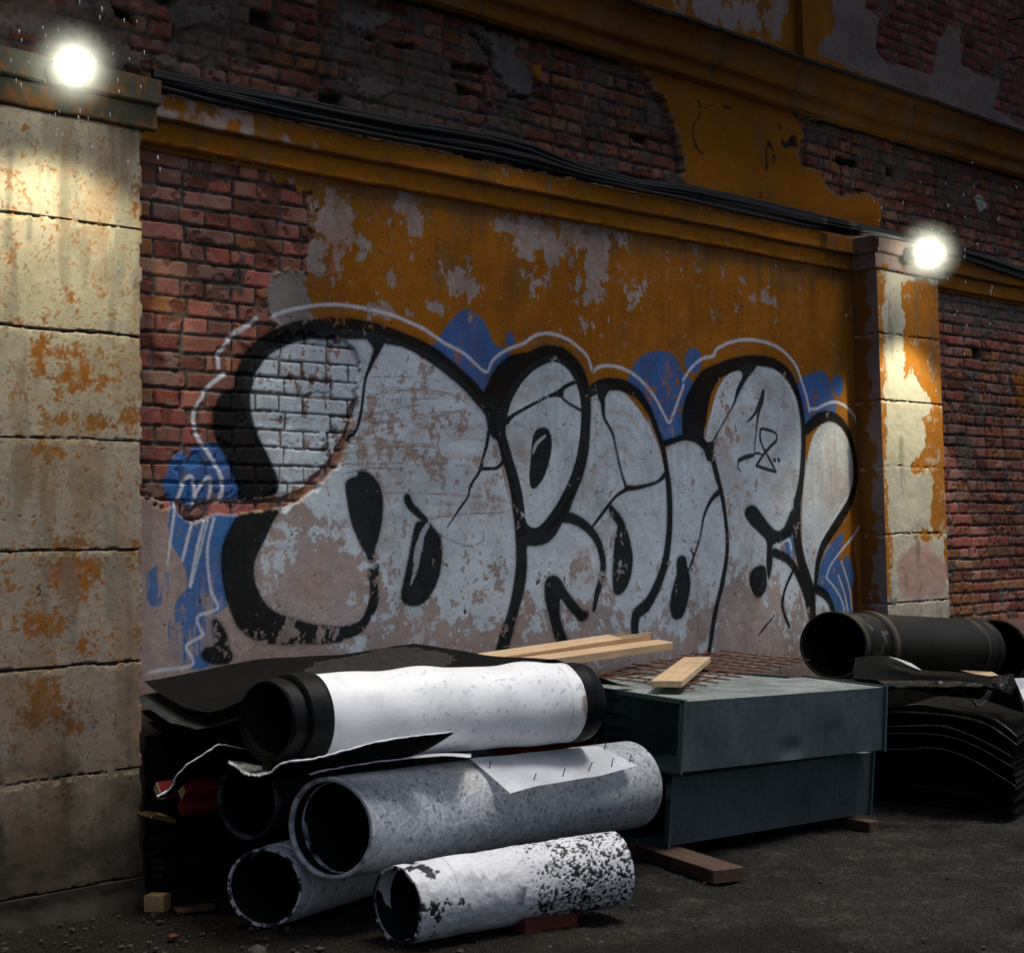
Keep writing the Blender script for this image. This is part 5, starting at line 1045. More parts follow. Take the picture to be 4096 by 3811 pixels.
def beam(name, p0, p1, wvec, tvec, mat, label, cat, group=None, jag=0, seed=0, bev=.003):
    """timber written in its own frame: X along the grain"""
    p0, p1, wvec, tvec = map(np.array, (p0, p1, wvec, tvec)); L_ = np.linalg.norm(p1-p0); x = (p1-p0)/L_; wv = wvec-x*(wvec@x); W = np.linalg.norm(wvec); y = wv/np.linalg.norm(wv); z = np.cross(x, y); Tn = np.linalg.norm(tvec)
    if z@tvec < 0: z = -z; 
    bm = bmesh.new()
    if jag:
        r_ = random.Random(seed); n = 7; Lb = L_-jag
        hexa(bm, box_pts((0, 0, 0), (Lb, 0, 0), (0, W, 0), (0, 0, Tn)))
        for i in range(n):
            l_ = jag-jag*.9*abs((i-2.2)/n)*(.5+r_.random())-(jag*.3 if i in (4, 5) else 0); l_ = max(l_, jag*.12); t0 = Tn*(1-.25*r_.random()*(i % 2))
            vs = box_pts((Lb-.001, W*i/n+.0006, .0006), (l_, 0, 0), (0, W/n-.0006, 0), (0, 0, t0)); vs[6] = vs[6]+np.array((-.05*r_.random(), 0, -.4*t0*r_.random())); vs[2] = vs[2]+np.array((.03*r_.random(), 0, 0)); hexa(bm, vs)
    else:
        hexa(bm, box_pts((0, 0, 0), (L_, 0, 0), (0, W, 0), (0, 0, Tn))); bevel(bm, bev, 1)
    if np.linalg.det(np.array([x, y, z])) < 0: bmesh.ops.scale(bm, vec=(1, -1, 1), verts=bm.verts); y = -y
    o = bmobj(name, bm, mat, sharp=25); Mx = Matrix.Identity(4)
    for i in range(3): Mx[i][0], Mx[i][1], Mx[i][2], Mx[i][3] = x[i], y[i], z[i], p0[i]
    o.matrix_world = Mx; tag(o, label, cat, group); return o
# short plank on the duct
k0 = onZ(*zp('a', 1000, 622), .752); k1 = onZ(*zp('a', 1257, 642), .752); k2 = onZ(*zp('a', 1697, 296), .752)
beam('plank', k0-dz*.032, k0+(k2-k1)/np.linalg.norm(k2-k1)*min(1.4, np.linalg.norm(k2-k1))*np.array((1, 1, 0))-dz*.030, (k1-k0), dz*.030, M_WOOD, 'short clean pine plank laid across the wire mesh on the duct', 'plank', 'pale pine planks')
# two long planks against the wall
a_ = onY(860, 1312, 5.55); b_ = onY(1277, 1247, 5.60); beam('plank', a_, b_, np.array((0, .09, .02)), dz*.048, M_WOOD, 'long pine plank with a splintered broken end, leaning against the wall', 'plank', 'pale pine planks', jag=.30, seed=4)
a_ = onY(880, 1322, 5.44); b_ = onY(1306, 1262, 5.50); beam('plank', a_, b_, np.array((0, .10, .012)), dz*.042, M_WOOD, 'long pine plank with square end just below the splintered one', 'plank', 'pale pine planks')
# timbers under the ducts
e0 = onZ(*zp('b', 1285, 1355), .055); e1_ = onZ(*zp('b', 1515, 1290), .055); f0 = onZ(*zp('b', 350, 1050), .055); dd = (f0-e0)/np.linalg.norm(f0-e0)
beam('timber', e0-dz*.058, e0+dd*1.0-dz*.058, (e1_-e0), dz*.056, M_WOODG, 'brown timber sticking out under the near end of the lower duct', 'timber', 'timbers under the ducts')
e0 = onZ(*sh('9', [(1085, 1287)])[0], .05); e1_ = onZ(*sh('9', [(1107, 1272)])[0], .05); f0 = onZ(*sh('9', [(915, 1252)])[0], .05); dd = (f0-e0)/np.linalg.norm(f0-e0); dd = np.array((dd[0], abs(dd[1])+.2, 0)); dd /= np.linalg.norm(dd)
beam('timber', e0-dz*.054, e0+dd*.8-dz*.054, np.array((dd[1], -dd[0], 0))*.06, dz*.05, M_WOODG, 'short timber under the far end of the lower duct', 'timber', 'timbers under the ducts')
# red brick under the speckled pipe, offcut and thin slab by the pilaster
M_BRICK = surf('red_brick', (.105, .016, .009), rough=.8, grain=60., gamt=.4, bump=.4, blotch=.3)
c0 = onZ(1020, 1816, 0); c1 = onZ(1123, 1796, 0); d = c1-c0; bm = bmesh.new(); ln = np.linalg.norm(d); x = d/ln; y = np.array((-x[1], x[0], 0))
hexa(bm, box_pts(c0-dz*.004, x*ln, y*.11, dz*.066)); bevel(bm, .004); roughen(bm, 2, .0012, 3, 40.)
tag(bmobj('brick', bm, M_BRICK), 'red brick propping the speckled pipe off the ground', 'brick')
c0 = onZ(279, 1768, 0); bm = bmesh.new(); hexa(bm, box_pts(c0-dz*.004, np.array((.045, -.065, 0)), np.array((.055, .03, 0)), dz*.062)); bevel(bm, .003)
tag(bmobj('wood_block', bm, M_WOODY), 'small sawn wood block on the dirt at the foot of the near pilaster', 'wood block')
c0 = onZ(345, 1776, 0); bm = bmesh.new(); hexa(bm, box_pts(c0+dz*.002, np.array((.14, -.05, .004)), np.array((.03, .07, 0)), dz*.012)); bevel(bm, .002, 1)
tag(bmobj('wood_slab', bm, M_WOODG), 'thin brown wood slab lying flat on the ground near the plain pipe', 'wood slab')
# red timbers and the splintered batten between pilaster and pipes
for i, (x, y, tt, lab) in enumerate(((308, 1553, 6.62, 'red painted timber with pale cut end, left one of the pair behind the torn scrap'), (354, 1552, 6.56, 'red painted timber with pale cut end, right one of the pair behind the torn scrap'), (352, 1585, 6.62, 'dark red timber lying beneath the pair of red timbers'))):
    p = atT(x, y, tt); q_ = atT(1135+i*10, 1441+i*12, 7.75+.12*i); s2 = .042
    if i == 2: q_ = p+(q_-p)*.5
    beam('red_timber', p, q_, np.array((.02, .03, .03))*1.2, np.array((0, -.03, .035)), M_RED, lab, 'timber', 'red painted timbers')
    xd = (q_-p)/np.linalg.norm(q_-p)
    if i < 2:
        o = COL.objects[-1] if False else [o_ for o_ in scn.objects if o_.name.startswith('red_timber')][-1]
        bm = bmesh.new(); mw = o.matrix_world; cs = [v.co.copy() for v in o.data.vertices]; W = max(c.y for c in cs); w0 = min(c.y for c in cs); Tn = max(c.z for c in cs)
        boxbm(bm, (-.004, w0+.002, .002), (.0, W-.002, Tn-.002)); e_ = bmobj('cut_end', bm, M_WOOD, smooth=False); e_.parent = o
p = atT(283, 1586, 6.6); q_ = atT(340, 1598, 6.75)
beam('batten', q_, p, np.array((.03, .05, .0)), dz*.016, M_WOODY, 'splintered broken batten poking out under the red timbers', 'batten', jag=.12, seed=9)
#--OBJECTS2--
# black filler added under the sagging sheets where only darkness shows
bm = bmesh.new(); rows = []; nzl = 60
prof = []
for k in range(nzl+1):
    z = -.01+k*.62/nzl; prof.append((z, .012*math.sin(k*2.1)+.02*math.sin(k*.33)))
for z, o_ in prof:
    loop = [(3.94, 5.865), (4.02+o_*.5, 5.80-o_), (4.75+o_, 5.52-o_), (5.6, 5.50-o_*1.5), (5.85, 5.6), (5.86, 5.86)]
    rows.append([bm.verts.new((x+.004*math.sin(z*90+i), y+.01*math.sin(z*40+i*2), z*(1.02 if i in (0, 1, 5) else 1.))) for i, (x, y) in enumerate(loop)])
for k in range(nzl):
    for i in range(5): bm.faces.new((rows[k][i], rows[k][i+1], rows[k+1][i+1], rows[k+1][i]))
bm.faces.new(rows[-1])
tag(bmobj('dark_filler', bm, M_LINE, smooth=False), 'black filler added for the dark hollow beneath the sagging sheets', 'rubber bundle')  # filler for the dark hollow, no real rubber bundle
# ================================================================== right hand stack of rubber sheets
Cc = atT(1967, 1471, 8.10); Lp = atT(1723, 1410, 8.75); pd = np.array((Cc-Lp)*(1, 1, 0)); pd /= np.linalg.norm(pd); pn = np.array((-pd[1], pd[0], 0))
away = np.array((.972, .235, 0))
lay = [([(1190, 625), (1300, 617), (1390, 612), (1560, 637), (1700, 657), (1800, 690), (1880, 740), (1950, 800)], 'topmost rubber sheet of the right stack, pale front edge below the plastic'),
       ([(1190, 655), (1300, 655), (1500, 668), (1640, 688), (1760, 722), (1850, 775), (1950, 850)], 'second rubber sheet from the top of the right stack'),
       ([(1190, 740), (1350, 735), (1500, 735), (1600, 760), (1700, 800), (1830, 865), (1920, 918)], 'third rubber sheet of the right stack, its long bent edge catching light'),
       ([(1190, 778), (1400, 780), (1560, 800), (1700, 850), (1830, 922), (1926, 978)], 'fourth rubber sheet of the right stack'),
       ([(1190, 815), (1400, 812), (1560, 836), (1700, 895), (1830, 970), (1936, 1033)], 'fifth rubber sheet of the right stack'),
       ([(1150, 868), (1320, 872), (1420, 862), (1550, 880), (1700, 940), (1850, 1030), (1946, 1090)], 'sixth rubber sheet of the right stack with a double bend'),
       ([(1130, 935), (1320, 930), (1450, 925), (1570, 945), (1700, 1005), (1850, 1105), (1935, 1168)], 'seventh rubber sheet of the right stack'),
       ([(1115, 1010), (1400, 1005), (1560, 1020), (1700, 1080), (1850, 1178), (1926, 1226)], 'lowest rubber sheet of the right stack, near the ground')]
M_EDGE = surf('lit_rubber_sheet_edge', (.21, .17, .115), rough=.5, grain=70., gamt=.5, bump=.3, blotch=.4)  # pale strips that paint the light caught along the front edges
lay2 = []
for i, (pts, lab) in enumerate(lay):
    pts = [(1010, pts[0][1]-6), (1100, pts[0][1]-2)]+[q for q in pts if q[0] > 1120]; lay[i] = (pts, lab); lay2.append((i, pts, lab, 'rubber sheets in the right hand stack'))
    if i < len(lay)-1:
        pa = spline(pts, 6); nx_ = lay[i+1][0]; pb = spline([(1010, nx_[0][1]-6), (1100, nx_[0][1]-2)]+[q for q in nx_ if q[0] > 1120], 6); n_ = min(len(pa), len(pb)); pa = pa[np.linspace(0, len(pa)-1, n_).astype(int)]; pb = pb[np.linspace(0, len(pb)-1, n_).astype(int)]; pm = (pa+pb)/2; pm[:, 0] += 4*math.sin(i*2.2); pm[-1, 0] -= 8+6*math.sin(i*3.)
        lay2.append((i+20, [tuple(q) for q in pm], 'thin rubber sheet added to darken the gap between '+('topmost and second', 'second and third', 'third and fourth', 'fourth and fifth', 'fifth and sixth', 'sixth and seventh', 'seventh and lowest')[i]+' sheets of the right stack', 'rubber sheets in the right hand stack'))  # extra sheets added so the gaps between layers stay black
for i, pts, lab, grp_ in lay2:
    sp_ = spline(sh('9', pts), 6); Q = np.array([onPlane(x, y, Cc, pn) for x, y in sp_]); 
    rs_ = np.random.RandomState(i)
    bm = bmesh.new(); rows = []
    for k in range(16):
        f = k/15.*1.25; rows.append([bm.verts.new(tuple(q+away*(f+(.018 if i >= 20 else 0))+pd*(.03*f*math.sin(i))+np.array((0, 0, .05*f+.012*math.sin(f*5+i+j*.12))))) for j, q in enumerate(Q)])
    for k in range(15):
        for j in range(len(Q)-1): bm.faces.new((rows[k][j], rows[k][j+1], rows[k+1][j+1], rows[k+1][j]))
    bmesh.ops.solidify(bm, geom=bm.faces[:], thickness=-.020)
    o = bmobj('rubber_sheet', bm, M_SHEET, sharp=40); tag(o, lab, 'rubber sheet', 'rubber sheets in the right hand stack')  # includes the in-between sheets added to darken the gaps
    if i in (0, 1, 2, 3, 5):
        bm = bmesh.new(); k0_ = int(len(Q)*.22); rr = [(.0062 if i in (1, 2) else .0035)*(.55+.9*rs_.rand())*math.sin(math.pi*min(1, (j+1)/(len(Q)-k0_)))**.4 for j in range(len(Q)-k0_)]
        tubebm(bm, [q-away*.004+np.array((0, 0, .004)) for q in Q[k0_:]], rr, 6); e_ = bmobj('lit_edge', bm, M_EDGE, sharp=60); e_.parent = o
bm = bmesh.new(); rows = []  # black block added where there is only shadow under the stack
for k in range(41):
    z = -.01+k*.40/40; o_ = .012*math.sin(k*2.3)+.02*math.sin(k*.4); b0 = Cc*np.array((1, 1, 0))+away*.07-pd*.06; b1 = Lp*np.array((1, 1, 0))+away*.07-pd*.30; z = z*(1 if k < 40 else 1)
    rows.append([bm.verts.new(tuple(q+np.array((o_*.6, -o_, 0))+dz*(min(z, .13) if i in (0, 3) else z))) for i, q in enumerate((b0, b1, b1+away*1.0, b0+away*1.0))])
for k in range(40):
    for i in range(4): bm.faces.new((rows[k][i], rows[k][(i+1) % 4], rows[k+1][(i+1) % 4], rows[k+1][i]))
bm.faces.new(rows[-1])
tag(bmobj('dark_filler', bm, M_SHEET, smooth=False), 'black filler added for the shadow underneath the right hand stack', 'rubber bundle')  # filler for the shadow under the stack, no real rubber bundle
# ================================================================== dark pipe and rust pipe on the right
Yd = 5.5; A = onY(3333/K*1.0, 2580/K, Yd); B = onY(3912/K, 2597/K, Yd+.0); L = np.linalg.norm(B-A); a = (B-A)/L
tA = (A-CAM)@fw; r = 136*tA/F
t = pipe_thing('pipe', A, 'dark coated steel pipe with raised rings lying against the far pilaster', 'pipes by the far pilaster')
P, u, s_, T = pipe_pts(A, B, dense([(.08, r-.016), (0, r-.014), (-.004, r-.006), (0, r), (.05, r), (.055, r-.006), (.09, r-.006), (.10, r-.002), (.30, r-.002), (.31, r+.010), (.36, r+.014), (.40, r+.010), (.41, r-.002), (L-.24, r-.002), (L-.23, r+.006), (L-.19, r+.006), (L-.18, r-.004), (L-.08, r-.004), (L-.07, r+.004), (L-.03, r+.004), (L, r-.004), (L, r-.02)], .012), 120, .006, 3)
n1 = norm01(cyl_noise(T, s_, r, 7, 4, 1301)); n2 = norm01(cyl_noise(T, s_, r, 25, 3, 1302), 2)
C = col((.009, .0083, .006), u.shape)*(.6+.8*n1)[..., None]; C = mix(C, (.085, .066, .048), sm(.03-np.abs(s_-.36), 0, .02)*.8); C = mix(C, (.07, .06, .035), sm(.03-np.abs(s_-.02), 0, .012)*.55)
C = mix(C, (.09, .085, .07), sm(n2*.6+n1*.4, .60, .66)*sm(s_, .08, .12)*sm(.32-s_, 0, .04)*.7)
C = mix(C, (.045, .04, .028), sm(.025-np.abs(s_-(L-.21)), 0, .012)*.6)
adopt(gridobj('coated_shell', P, C, surf('coated_pipe_paint', rough=.5, grain=60., gamt=.3, bump=.15, spec=.2), wrapu=True, sharp=45), t); lining(A, B, r-.018, t, L)
tp_ = onY(4090/K, 2475/K, 5.45); A = np.array((10.18, 5.48, tp_[2]-.215+.01)); B = np.array((12.3, 5.48, A[2]-.06)); L = np.linalg.norm(B-A); r = .215
t = pipe_thing('pipe', A, 'rust brown pipe beyond the dark coated pipe at the right edge', 'pipes by the far pilaster')
P, u, s_, T = pipe_pts(A, B, dense([(.05, r-.014), (0, r-.012), (0, r), (L, r)], .02), 80, .01, 1); n1 = norm01(cyl_noise(T, s_, r, 7, 4, 1311))
adopt(gridobj('rusty_shell', P, col((.055, .022, .015), u.shape)*(.5+n1)[..., None], MP2, wrapu=True), t); lining(A, B, r-.016, t, L)
# cradle of timbers carrying both pipes
for i, (x, lab) in enumerate(((8.75, 'timber trestle in the dark under the near end of the coated pipe'), (9.75, 'timber trestle in the dark under the far end of the coated pipe'), (11.2, 'timber trestle in the dark under the rust brown pipe'))):
    bm = bmesh.new(); zt_ = .50 if x < 9.5 else .36
    hexa(bm, box_pts((x, 5.2, zt_-.10), (.1, 0, 0), (0, .6, 0), (0, 0, .10))); hexa(bm, box_pts((x, 5.24, -.01), (.1, 0, 0), (0, .1, 0), (0, 0, zt_-.09))); hexa(bm, box_pts((x, 5.66, -.01), (.1, 0, 0), (0, .1, 0), (0, 0, zt_-.09))); hexa(bm, box_pts((x-.002, 5.5, -.008), (.1, 0, 0), (0, .1, 0), (0, 0, zt_-.094)))
    tag(bmobj('trestle', bm, M_WOODG, smooth=False), lab, 'trestle', 'trestles under the far pipes')
# ================================================================== plastic sheeting over the right stack
m, nt, b = newmat('black_polythene'); L_ = nt.links.new
b.inputs['Base Color'].default_value = (.004, .005, .005, 1); b.inputs['Roughness'].default_value = .5; b.inputs['Specular IOR Level'].default_value = .05
g = N(nt, 'ShaderNodeNewGeometry'); n = N(nt, 'ShaderNodeTexNoise', Scale=22., Detail=5., Distortion=1.2); L_(g.outputs['Position'], n.inputs['Vector']); bp = N(nt, 'ShaderNodeBump', Strength=.5, Distance=.012); L_(n.outputs['Fac'], bp.inputs['Height']); L_(bp.outputs[0], b.inputs['Normal'])
M_POLY = m
m, nt, b = newmat('clear_polythene'); L_ = nt.links.new
b.inputs['Base Color'].default_value = (.012, .0135, .013, 1); b.inputs['Roughness'].default_value = .2; b.inputs['Specular IOR Level'].default_value = .35; b.inputs['Alpha'].default_value = .6
g = N(nt, 'ShaderNodeNewGeometry'); n = N(nt, 'ShaderNodeTexNoise', Scale=18., Detail=5., Distortion=2.); L_(g.outputs['Position'], n.inputs['Vector']); bp = N(nt, 'ShaderNodeBump', Strength=.6, Distance=.02); L_(n.outputs['Fac'], bp.inputs['Height']); L_(bp.outputs[0], b.inputs['Normal'])
M_CLEAR = m
def crumple(name, loops, mat, label, cat, seed, amp=.012, parts=None):
    """sheet through rows of survey points with depths (closed mesh, thin but solid)"""
    t = None; R_ = []
    for row in loops: R_.append(np.array([atT(*p) for p in spline(row, 5)]))
    n = min(map(len, R_)); R_ = [np.array([q[int(round(i*(len(q)-1)/(n-1)))] for i in range(n)]) for q in R_]
    G = []
    for k in range(len(R_)-1):
        for j in range(6): G.append(R_[k]*(1-j/6)+R_[k+1]*j/6)
    G.append(R_[-1]); G = np.array(G); u_, v_ = np.meshgrid(np.arange(G.shape[1]), np.arange(G.shape[0]))
    ridge = np.abs(fbm(u_*.23, v_*.31, 1., 3, seed)-.5)*2; G[..., 2] += (.5-ridge)*amp*1.6; G[..., 1] += (fbm(u_*.3, v_*.27, 1., 3, seed+3)-.5)*amp*2
    bm = bmesh.new(); vs = [[bm.verts.new(tuple(p)) for p in r_] for r_ in G]
    for j in range(len(G)-1):
        for i in range(n-1): bm.faces.new((vs[j][i], vs[j][i+1], vs[j+1][i+1], vs[j+1][i]))
    bmesh.ops.triangulate(bm, faces=bm.faces[:]); bmesh.ops.solidify(bm, geom=bm.faces[:], thickness=.0025)
    o = bmobj(name, bm, mat, sharp=24); tag(o, label, cat, 'plastic sheets over the right stack'); return o
cz = lambda pts: [(*zp('c', x, y), t_) for x, y, t_ in pts]
crumple('plastic_sheet', [cz([(60, 520, 8.9), (400, 508, 8.8), (640, 600, 8.7), (830, 665, 8.6), (1250, 690, 8.5), (1680, 712, 8.4), (1860, 700, 8.4)]),
                          cz([(40, 640, 8.7), (400, 640, 8.6), (640, 690, 8.5), (830, 720, 8.45), (1250, 740, 8.35), (1640, 770, 8.25), (1900, 820, 8.25)]),
                          cz([(40, 760, 8.55), (400, 775, 8.5), (700, 785, 8.45), (900, 790, 8.4), (1250, 800, 8.3), (1580, 850, 8.2), (1940, 980, 8.2)]),
                          cz([(300, 830, 8.6), (500, 860, 8.6), (800, 900, 8.5), (1000, 950, 8.45), (1250, 960, 8.35), (1550, 1010, 8.22), (1981, 1150, 8.2)])], M_POLY, 'black plastic sheeting crumpled over the right hand rubber stack', 'plastic sheet', 31, .007)
crumple('plastic_sheet', [cz([(300, 776, 8.15), (600, 780, 8.15), (900, 783, 8.12), (1180, 790, 8.1), (1400, 808, 8.08), (1545, 822, 8.06)]),
                          cz([(420, 845, 8.08), (640, 850, 8.07), (850, 850, 8.05), (1080, 850, 8.04), (1330, 840, 8.04), (1500, 832, 8.05)]),
                          cz([(425, 1000, 8.10), (560, 985, 8.09), (720, 960, 8.08), (900, 920, 8.07), (1130, 880, 8.06), (1440, 842, 8.06)]),
                          cz([(430, 1160, 8.2), (500, 1125, 8.2), (640, 1060, 8.18), (880, 985, 8.15), (1100, 930, 8.12), (1400, 850, 8.08)])], M_CLEAR, 'grey translucent plastic sheet stretched from the duct corner', 'plastic sheet', 33, .006)
crumple('plastic_sheet', [cz([(1610, 790, 8.05), (1660, 735, 8.08), (1740, 730, 8.1), (1820, 745, 8.1)]), cz([(1615, 800, 8.0), (1680, 810, 7.98), (1740, 815, 7.98), (1785, 822, 8.0)]), cz([(1640, 860, 8.0), (1680, 870, 7.97), (1740, 880, 7.96), (1782, 850, 8.0)]), cz([(1620, 900, 8.02), (1650, 960, 8.0), (1690, 950, 8.0), (1765, 890, 8.02)])], M_CLEAR, 'small curled loop of clear plastic at the right of the stack', 'plastic sheet', 35, .006)
crumple('plastic_sheet', [cz([(1270, 940, 8.1), (1400, 1005, 8.08), (1500, 985, 8.1), (1560, 890, 8.12), (1620, 905, 8.1)]), cz([(1380, 1010, 8.04), (1440, 1045, 8.03), (1510, 1040, 8.04), (1560, 1000, 8.06), (1610, 930, 8.06)]), cz([(1440, 1062, 8.03), (1480, 1085, 8.02), (1505, 1088, 8.02), (1540, 1060, 8.04), (1590, 980, 8.06)])], M_CLEAR, 'pointed corner of clear plastic hanging over the sheet edges', 'plastic sheet', 37, .005)
# pale boards at the right
bm = bmesh.new(); q = [atT(*zp('c', x, y), t_) for x, y, t_ in ((1255, 655, 8.65), (1620, 672, 8.45), (1688, 712, 8.30), (1590, 722, 8.32), (1400, 692, 8.45))]
vs = [bm.verts.new(tuple(p)) for p in q]; bm.faces.new(vs); bmesh.ops.solidify(bm, geom=bm.faces[:], thickness=.012)
tag(bmobj('wood_strip', bm, M_WOOD, smooth=False), 'pale pointed wood strip lying on the black plastic', 'plank')
bm = bmesh.new(); q = [atT(*zp('c', x, y), t_) for x, y, t_ in ((1870, 745, 8.2), (2200, 735, 8.5), (2240, 1000, 8.45), (1985, 1010, 8.12), (1930, 880, 8.15))]
vs = [bm.verts.new(tuple(p)) for p in q]; bm.faces.new(vs); bmesh.ops.solidify(bm, geom=bm.faces[:], thickness=.02)
tag(bmobj('white_board', bm, M_WHITEEDGE, smooth=False), 'white board leaning on the right stack at the picture edge', 'board')
bm = bmesh.new(); q = [atT(*zp('c', x, y), t_) for x, y, t_ in ((440, 498, 8.72), (560, 525, 8.70), (700, 575, 8.66), (825, 660, 8.6), (720, 622, 8.58), (560, 545, 8.64))]  # white sliver added to paint a highlight on the black plastic
vs = [bm.verts.new(tuple(p)) for p in q]; bm.faces.new(vs); bmesh.ops.solidify(bm, geom=bm.faces[:], thickness=.006)
tag(bmobj('highlight_sliver', bm, M_WHITEEDGE, smooth=False), 'white sliver added as a highlight on the black plastic under the coated pipe', 'highlight')
# ================================================================== cables along the cornice
top = [(300, 136), (400, 156), (530, 181), (663, 210), (780, 232), (873, 247), (950, 262), (1030, 281), (1130, 322), (1240, 350), (1326, 357), (1459, 384), (1559, 408), (1640, 428), (1700, 442), (1790, 462), (1830, 474), (1900, 492), (1990, 522), (2060, 545)]
bot = [(300, 176), (400, 201), (530, 230), (663, 257), (780, 280), (873, 296), (950, 309), (1030, 326), (1130, 349), (1240, 374), (1326, 392), (1459, 423), (1559, 443), (1640, 458), (1700, 457), (1790, 474), (1830, 490), (1900, 515), (1990, 545), (2060, 570)]
yy = lambda x: 5.852 if x < 1600 else (5.852-(x-1600)/60*.19 if x < 1660 else (5.662 if x < 1815 else min(5.852, 5.662+(x-1815)/40*.19)))
tpS, btS = np.array(top, float), np.array(bot, float); btS[:, 1] = tpS[:, 1]*.14+btS[:, 1]*.86; tpS[:, 1] += 3
root = empty('cable_bundle', tuple(onY(900, 280, 5.85))); tag(root, 'bundle of sagging black cables lying along the lower cornice', 'cable bundle')
rnd = random.Random(5); NC = 9
for c in range(NC):
    ph = [rnd.random()*6.3 for _ in range(3)]; pts = []
    for x in np.arange(296, 2065, 9.):
        ty = np.interp(x, tpS[:, 0], tpS[:, 1]); by = np.interp(x, btS[:, 0], btS[:, 1]); f = c/(NC-1)
        f = f+.07*math.sin(x/190+ph[0])+.025*math.sin(x/71+ph[1]); 
        if c == 0: f = 0.02+.05*math.sin(x/200)
        elif f < .0 or 950 < x < 1290: f = max(f, .12+.30*math.exp(-((x-1110)/110)**2)*(1-min(1, f*1.2)))
        f = min(max(f, 0), .98)
        pts.append(onY(x, ty+(by-ty)*f, yy(x)-.012*(c % 3)-.008*math.sin(x/90+ph[2])))
    bm = bmesh.new(); tubebm(bm, pts, .0125 if c % 3 else .0155, 7); adopt(bmobj('cable', bm, M_CABLE, sharp=80), root)
# ================================================================== lamps
m, nt, b = newmat('lit_diffuser'); nt.nodes.remove(b); em = N(nt, 'ShaderNodeEmission'); em.inputs[0].default_value = (1, .97, .80, 1); em.inputs[1].default_value = 16.; nt.links.new(em.outputs[0], nt.nodes['Material Output'].inputs[0]); M_LIT = m
m, nt, b = newmat('halo_ball'); nt.nodes.remove(b); vs_ = N(nt, 'ShaderNodeVolumePrincipled'); vs_.inputs['Color'].default_value = (.97, 1, .90, 1)
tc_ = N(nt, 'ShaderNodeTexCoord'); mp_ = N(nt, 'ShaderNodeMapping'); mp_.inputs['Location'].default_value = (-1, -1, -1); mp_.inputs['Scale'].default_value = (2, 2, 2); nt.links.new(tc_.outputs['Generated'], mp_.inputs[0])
gr_ = N(nt, 'ShaderNodeTexGradient', gradient_type='SPHERICAL'); nt.links.new(mp_.outputs[0], gr_.inputs[0]); pw_ = N(nt, 'ShaderNodeMath', operation='POWER'); pw_.inputs[1].default_value = 1.7; nt.links.new(gr_.outputs['Fac'], pw_.inputs[0]); ml_ = N(nt, 'ShaderNodeMath', operation='MULTIPLY'); ml_.inputs[1].default_value = 7.0; nt.links.new(pw_.outputs[0], ml_.inputs[0]); nt.links.new(ml_.outputs[0], vs_.inputs['Density']); nt.links.new(vs_.outputs[0], nt.nodes['Material Output'].inputs['Volume']); M_HALO = m
def lamp(x, y, label, rad, power):
    Yc = YP-.052; c = onY(x/K, y/K, Yc-.085-rad*.75); t = empty('wall_lamp', (c[0], Yc, c[2])); tag(t, label, 'lamp', 'round lamps on the pilaster caps')
    def lathe(rows, mat, name):
        bm = bmesh.new(); rg = []
        for d, r_ in rows: rg.append([bm.verts.new((c[0]+r_*math.cos(k*math.pi/20), Yc-d, c[2]+r_*math.sin(k*math.pi/20))) for k in range(40)])
        for i in range(len(rg)-1):
            for k in range(40): bm.faces.new((rg[i][k], rg[i][(k+1) % 40], rg[i+1][(k+1) % 40], rg[i+1][k]))
        bm.faces.new(rg[0]); bm.faces.new(rg[-1][::-1]); adopt(bmobj(name, bm, mat, sharp=40), t)
    lathe([(0, rad*.55), (.012, rad*.58), (.02, rad*.50), (.075, rad*.46), (.085, rad*.36)], M_HOUSING, 'housing')
    lathe([(.085+rad*(1-math.cos(q_))*.75, rad*.75*math.sin(q_)) for q_ in np.linspace(.42, math.pi-.05, 18)], M_LIT, 'bulb')
    gr = rad*2.5; bm = bmesh.new(); g_ = bmesh.ops.create_uvsphere(bm, u_segments=32, v_segments=20, radius=gr)  # scattering ball added to imitate the glow around the lamp
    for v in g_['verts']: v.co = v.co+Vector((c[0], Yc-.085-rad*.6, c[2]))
    adopt(bmobj('halo_ball', bm, M_HALO), t)
    l = bpy.data.lights.new('lamp_beam', 'SPOT'); l.energy = power; l.color = (1, .93, .66); l.spot_size = math.radians(124 if rad < .09 else 96); l.spot_blend = .45; l.shadow_soft_size = .05
    lo = bpy.data.objects.new('lamp_beam', l); COL.objects.link(lo); lo.location = (c[0], Yc-(.36 if rad < .09 else .46), c[2]-rad*1.7); lo.rotation_euler = Vector((0, .12, -1)).to_track_quat('-Z', 'Y').to_euler(); lo.parent = t; lo.matrix_parent_inverse = Matrix.Translation(-Vector(t.location))
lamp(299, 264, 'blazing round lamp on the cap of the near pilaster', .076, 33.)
lamp(3716, 1012, 'blazing round lamp on the cap of the far pilaster', .096, 62.)
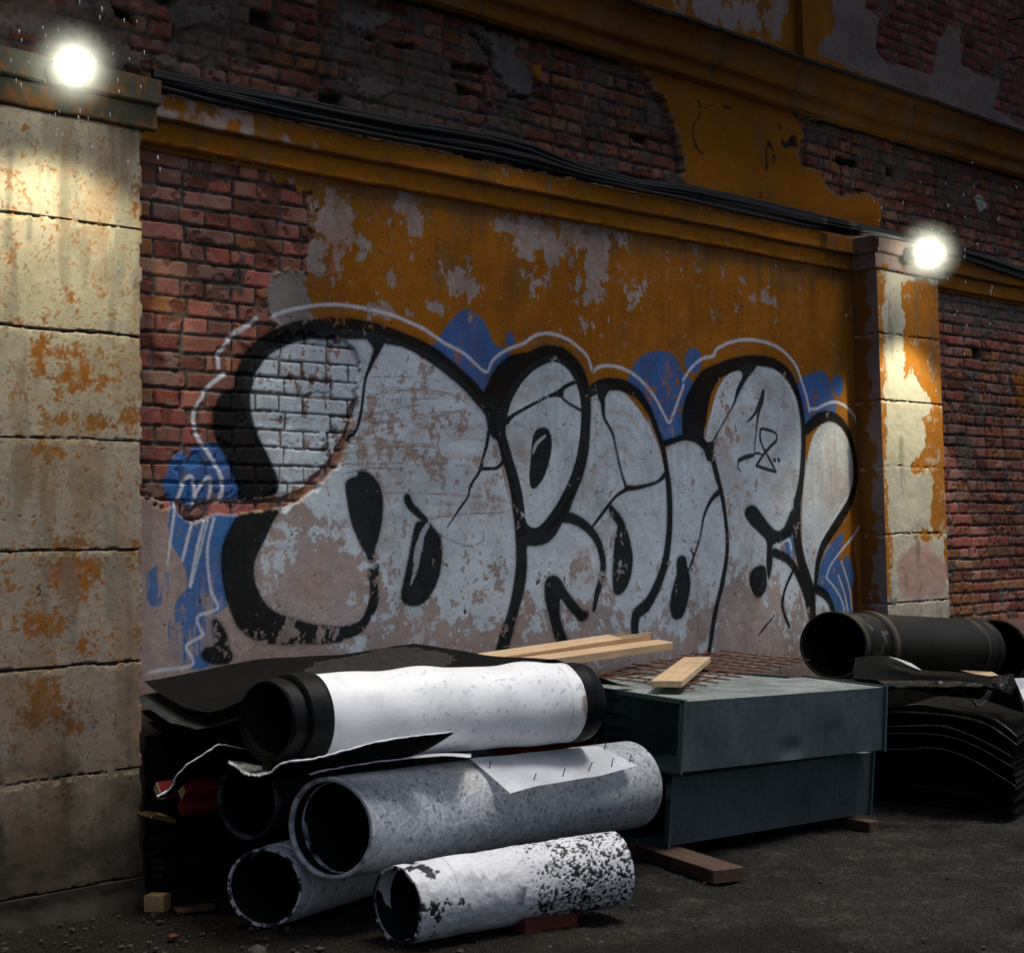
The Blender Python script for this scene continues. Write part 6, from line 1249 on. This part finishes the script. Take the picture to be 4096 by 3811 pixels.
# ================================================================== debris
rnd = random.Random(11); bm = bmesh.new()
def pebble(p, r_, k):
    g_ = bmesh.ops.create_icosphere(bm, subdivisions=1, radius=r_); s3 = Vector((.7+.6*rnd.random(), .7+.6*rnd.random(), .45+.4*rnd.random())); rot = Matrix.Rotation(rnd.random()*6.3, 3, 'Z')
    for v in g_['verts']: v.co = rot @ Vector((v.co.x*s3.x*(1+.25*rnd.uniform(-1, 1)), v.co.y*s3.y*(1+.25*rnd.uniform(-1, 1)), v.co.z*s3.z*(1+.25*rnd.uniform(-1, 1)))) + Vector(p)
for k in range(620):
    x, y = rnd.uniform(-40, 620), rnd.uniform(1740, 1860)
    if rnd.random() < .25: x = rnd.uniform(600, 2000); y = rnd.uniform(1700, 1860)
    p = onZ(x, y, 0)
    if p[1] > 5.70: continue
    pebble((p[0], p[1], .002), .0025+.011*rnd.random()**4, k)
tag(bmobj('gravel', bm, M_STONE, smooth=False), 'loose gravel and grit on the ground', 'gravel', kind='stuff')
for x, y, s_, lab in ((500, 1845, .035, 'dark rounded stone on the dirt in front of the plain pipe'), (620, 1842, .022, 'small brown stone on the dirt by the bottom edge'), (335, 1817, .02, 'reddish chip of brick on the dirt below the near pilaster')):
    bm = bmesh.new(); p = onZ(x, y, .01); pebble(tuple(p), s_, 0); bmesh.ops.subdivide_edges(bm, edges=bm.edges[:], cuts=1, smooth=.5); tag(bmobj('stone', bm, M_BRICK if 'brick' in lab else M_STONE, sharp=60), lab, 'stone')
# rain drops caught by the lamp light
m, nt, b = newmat('rain_water'); b.inputs['Base Color'].default_value = (.9, .95, .95, 1); b.inputs['Roughness'].default_value = .08; b.inputs['IOR'].default_value = 1.33; b.inputs['Transmission Weight'].default_value = .15; M_RAIN = m
bm = bmesh.new(); rnd = random.Random(21)
def drop(p, r_, l_):
    g_ = bmesh.ops.create_icosphere(bm, subdivisions=1, radius=r_)
    for v in g_['verts']: v.co = Vector((v.co.x, v.co.y, v.co.z*l_/r_*.5))+Vector(p)
for k in range(110):
    lx, ly = ((145, 150) if k % 2 else (1800, 500)); x = lx+rnd.gauss(0, 90 if k % 2 else 75); y = ly+rnd.gauss(0, 110 if k % 2 else 80); t_ = (5.9 if k % 2 else 9.9)-rnd.random()*.9
    p = atT(x, y, t_); drop(p, .0016+.0014*rnd.random(), .012+.012*rnd.random())
tag(bmobj('rain', bm, M_RAIN, sharp=80), 'falling raindrops around the lamps', 'rain', kind='stuff')
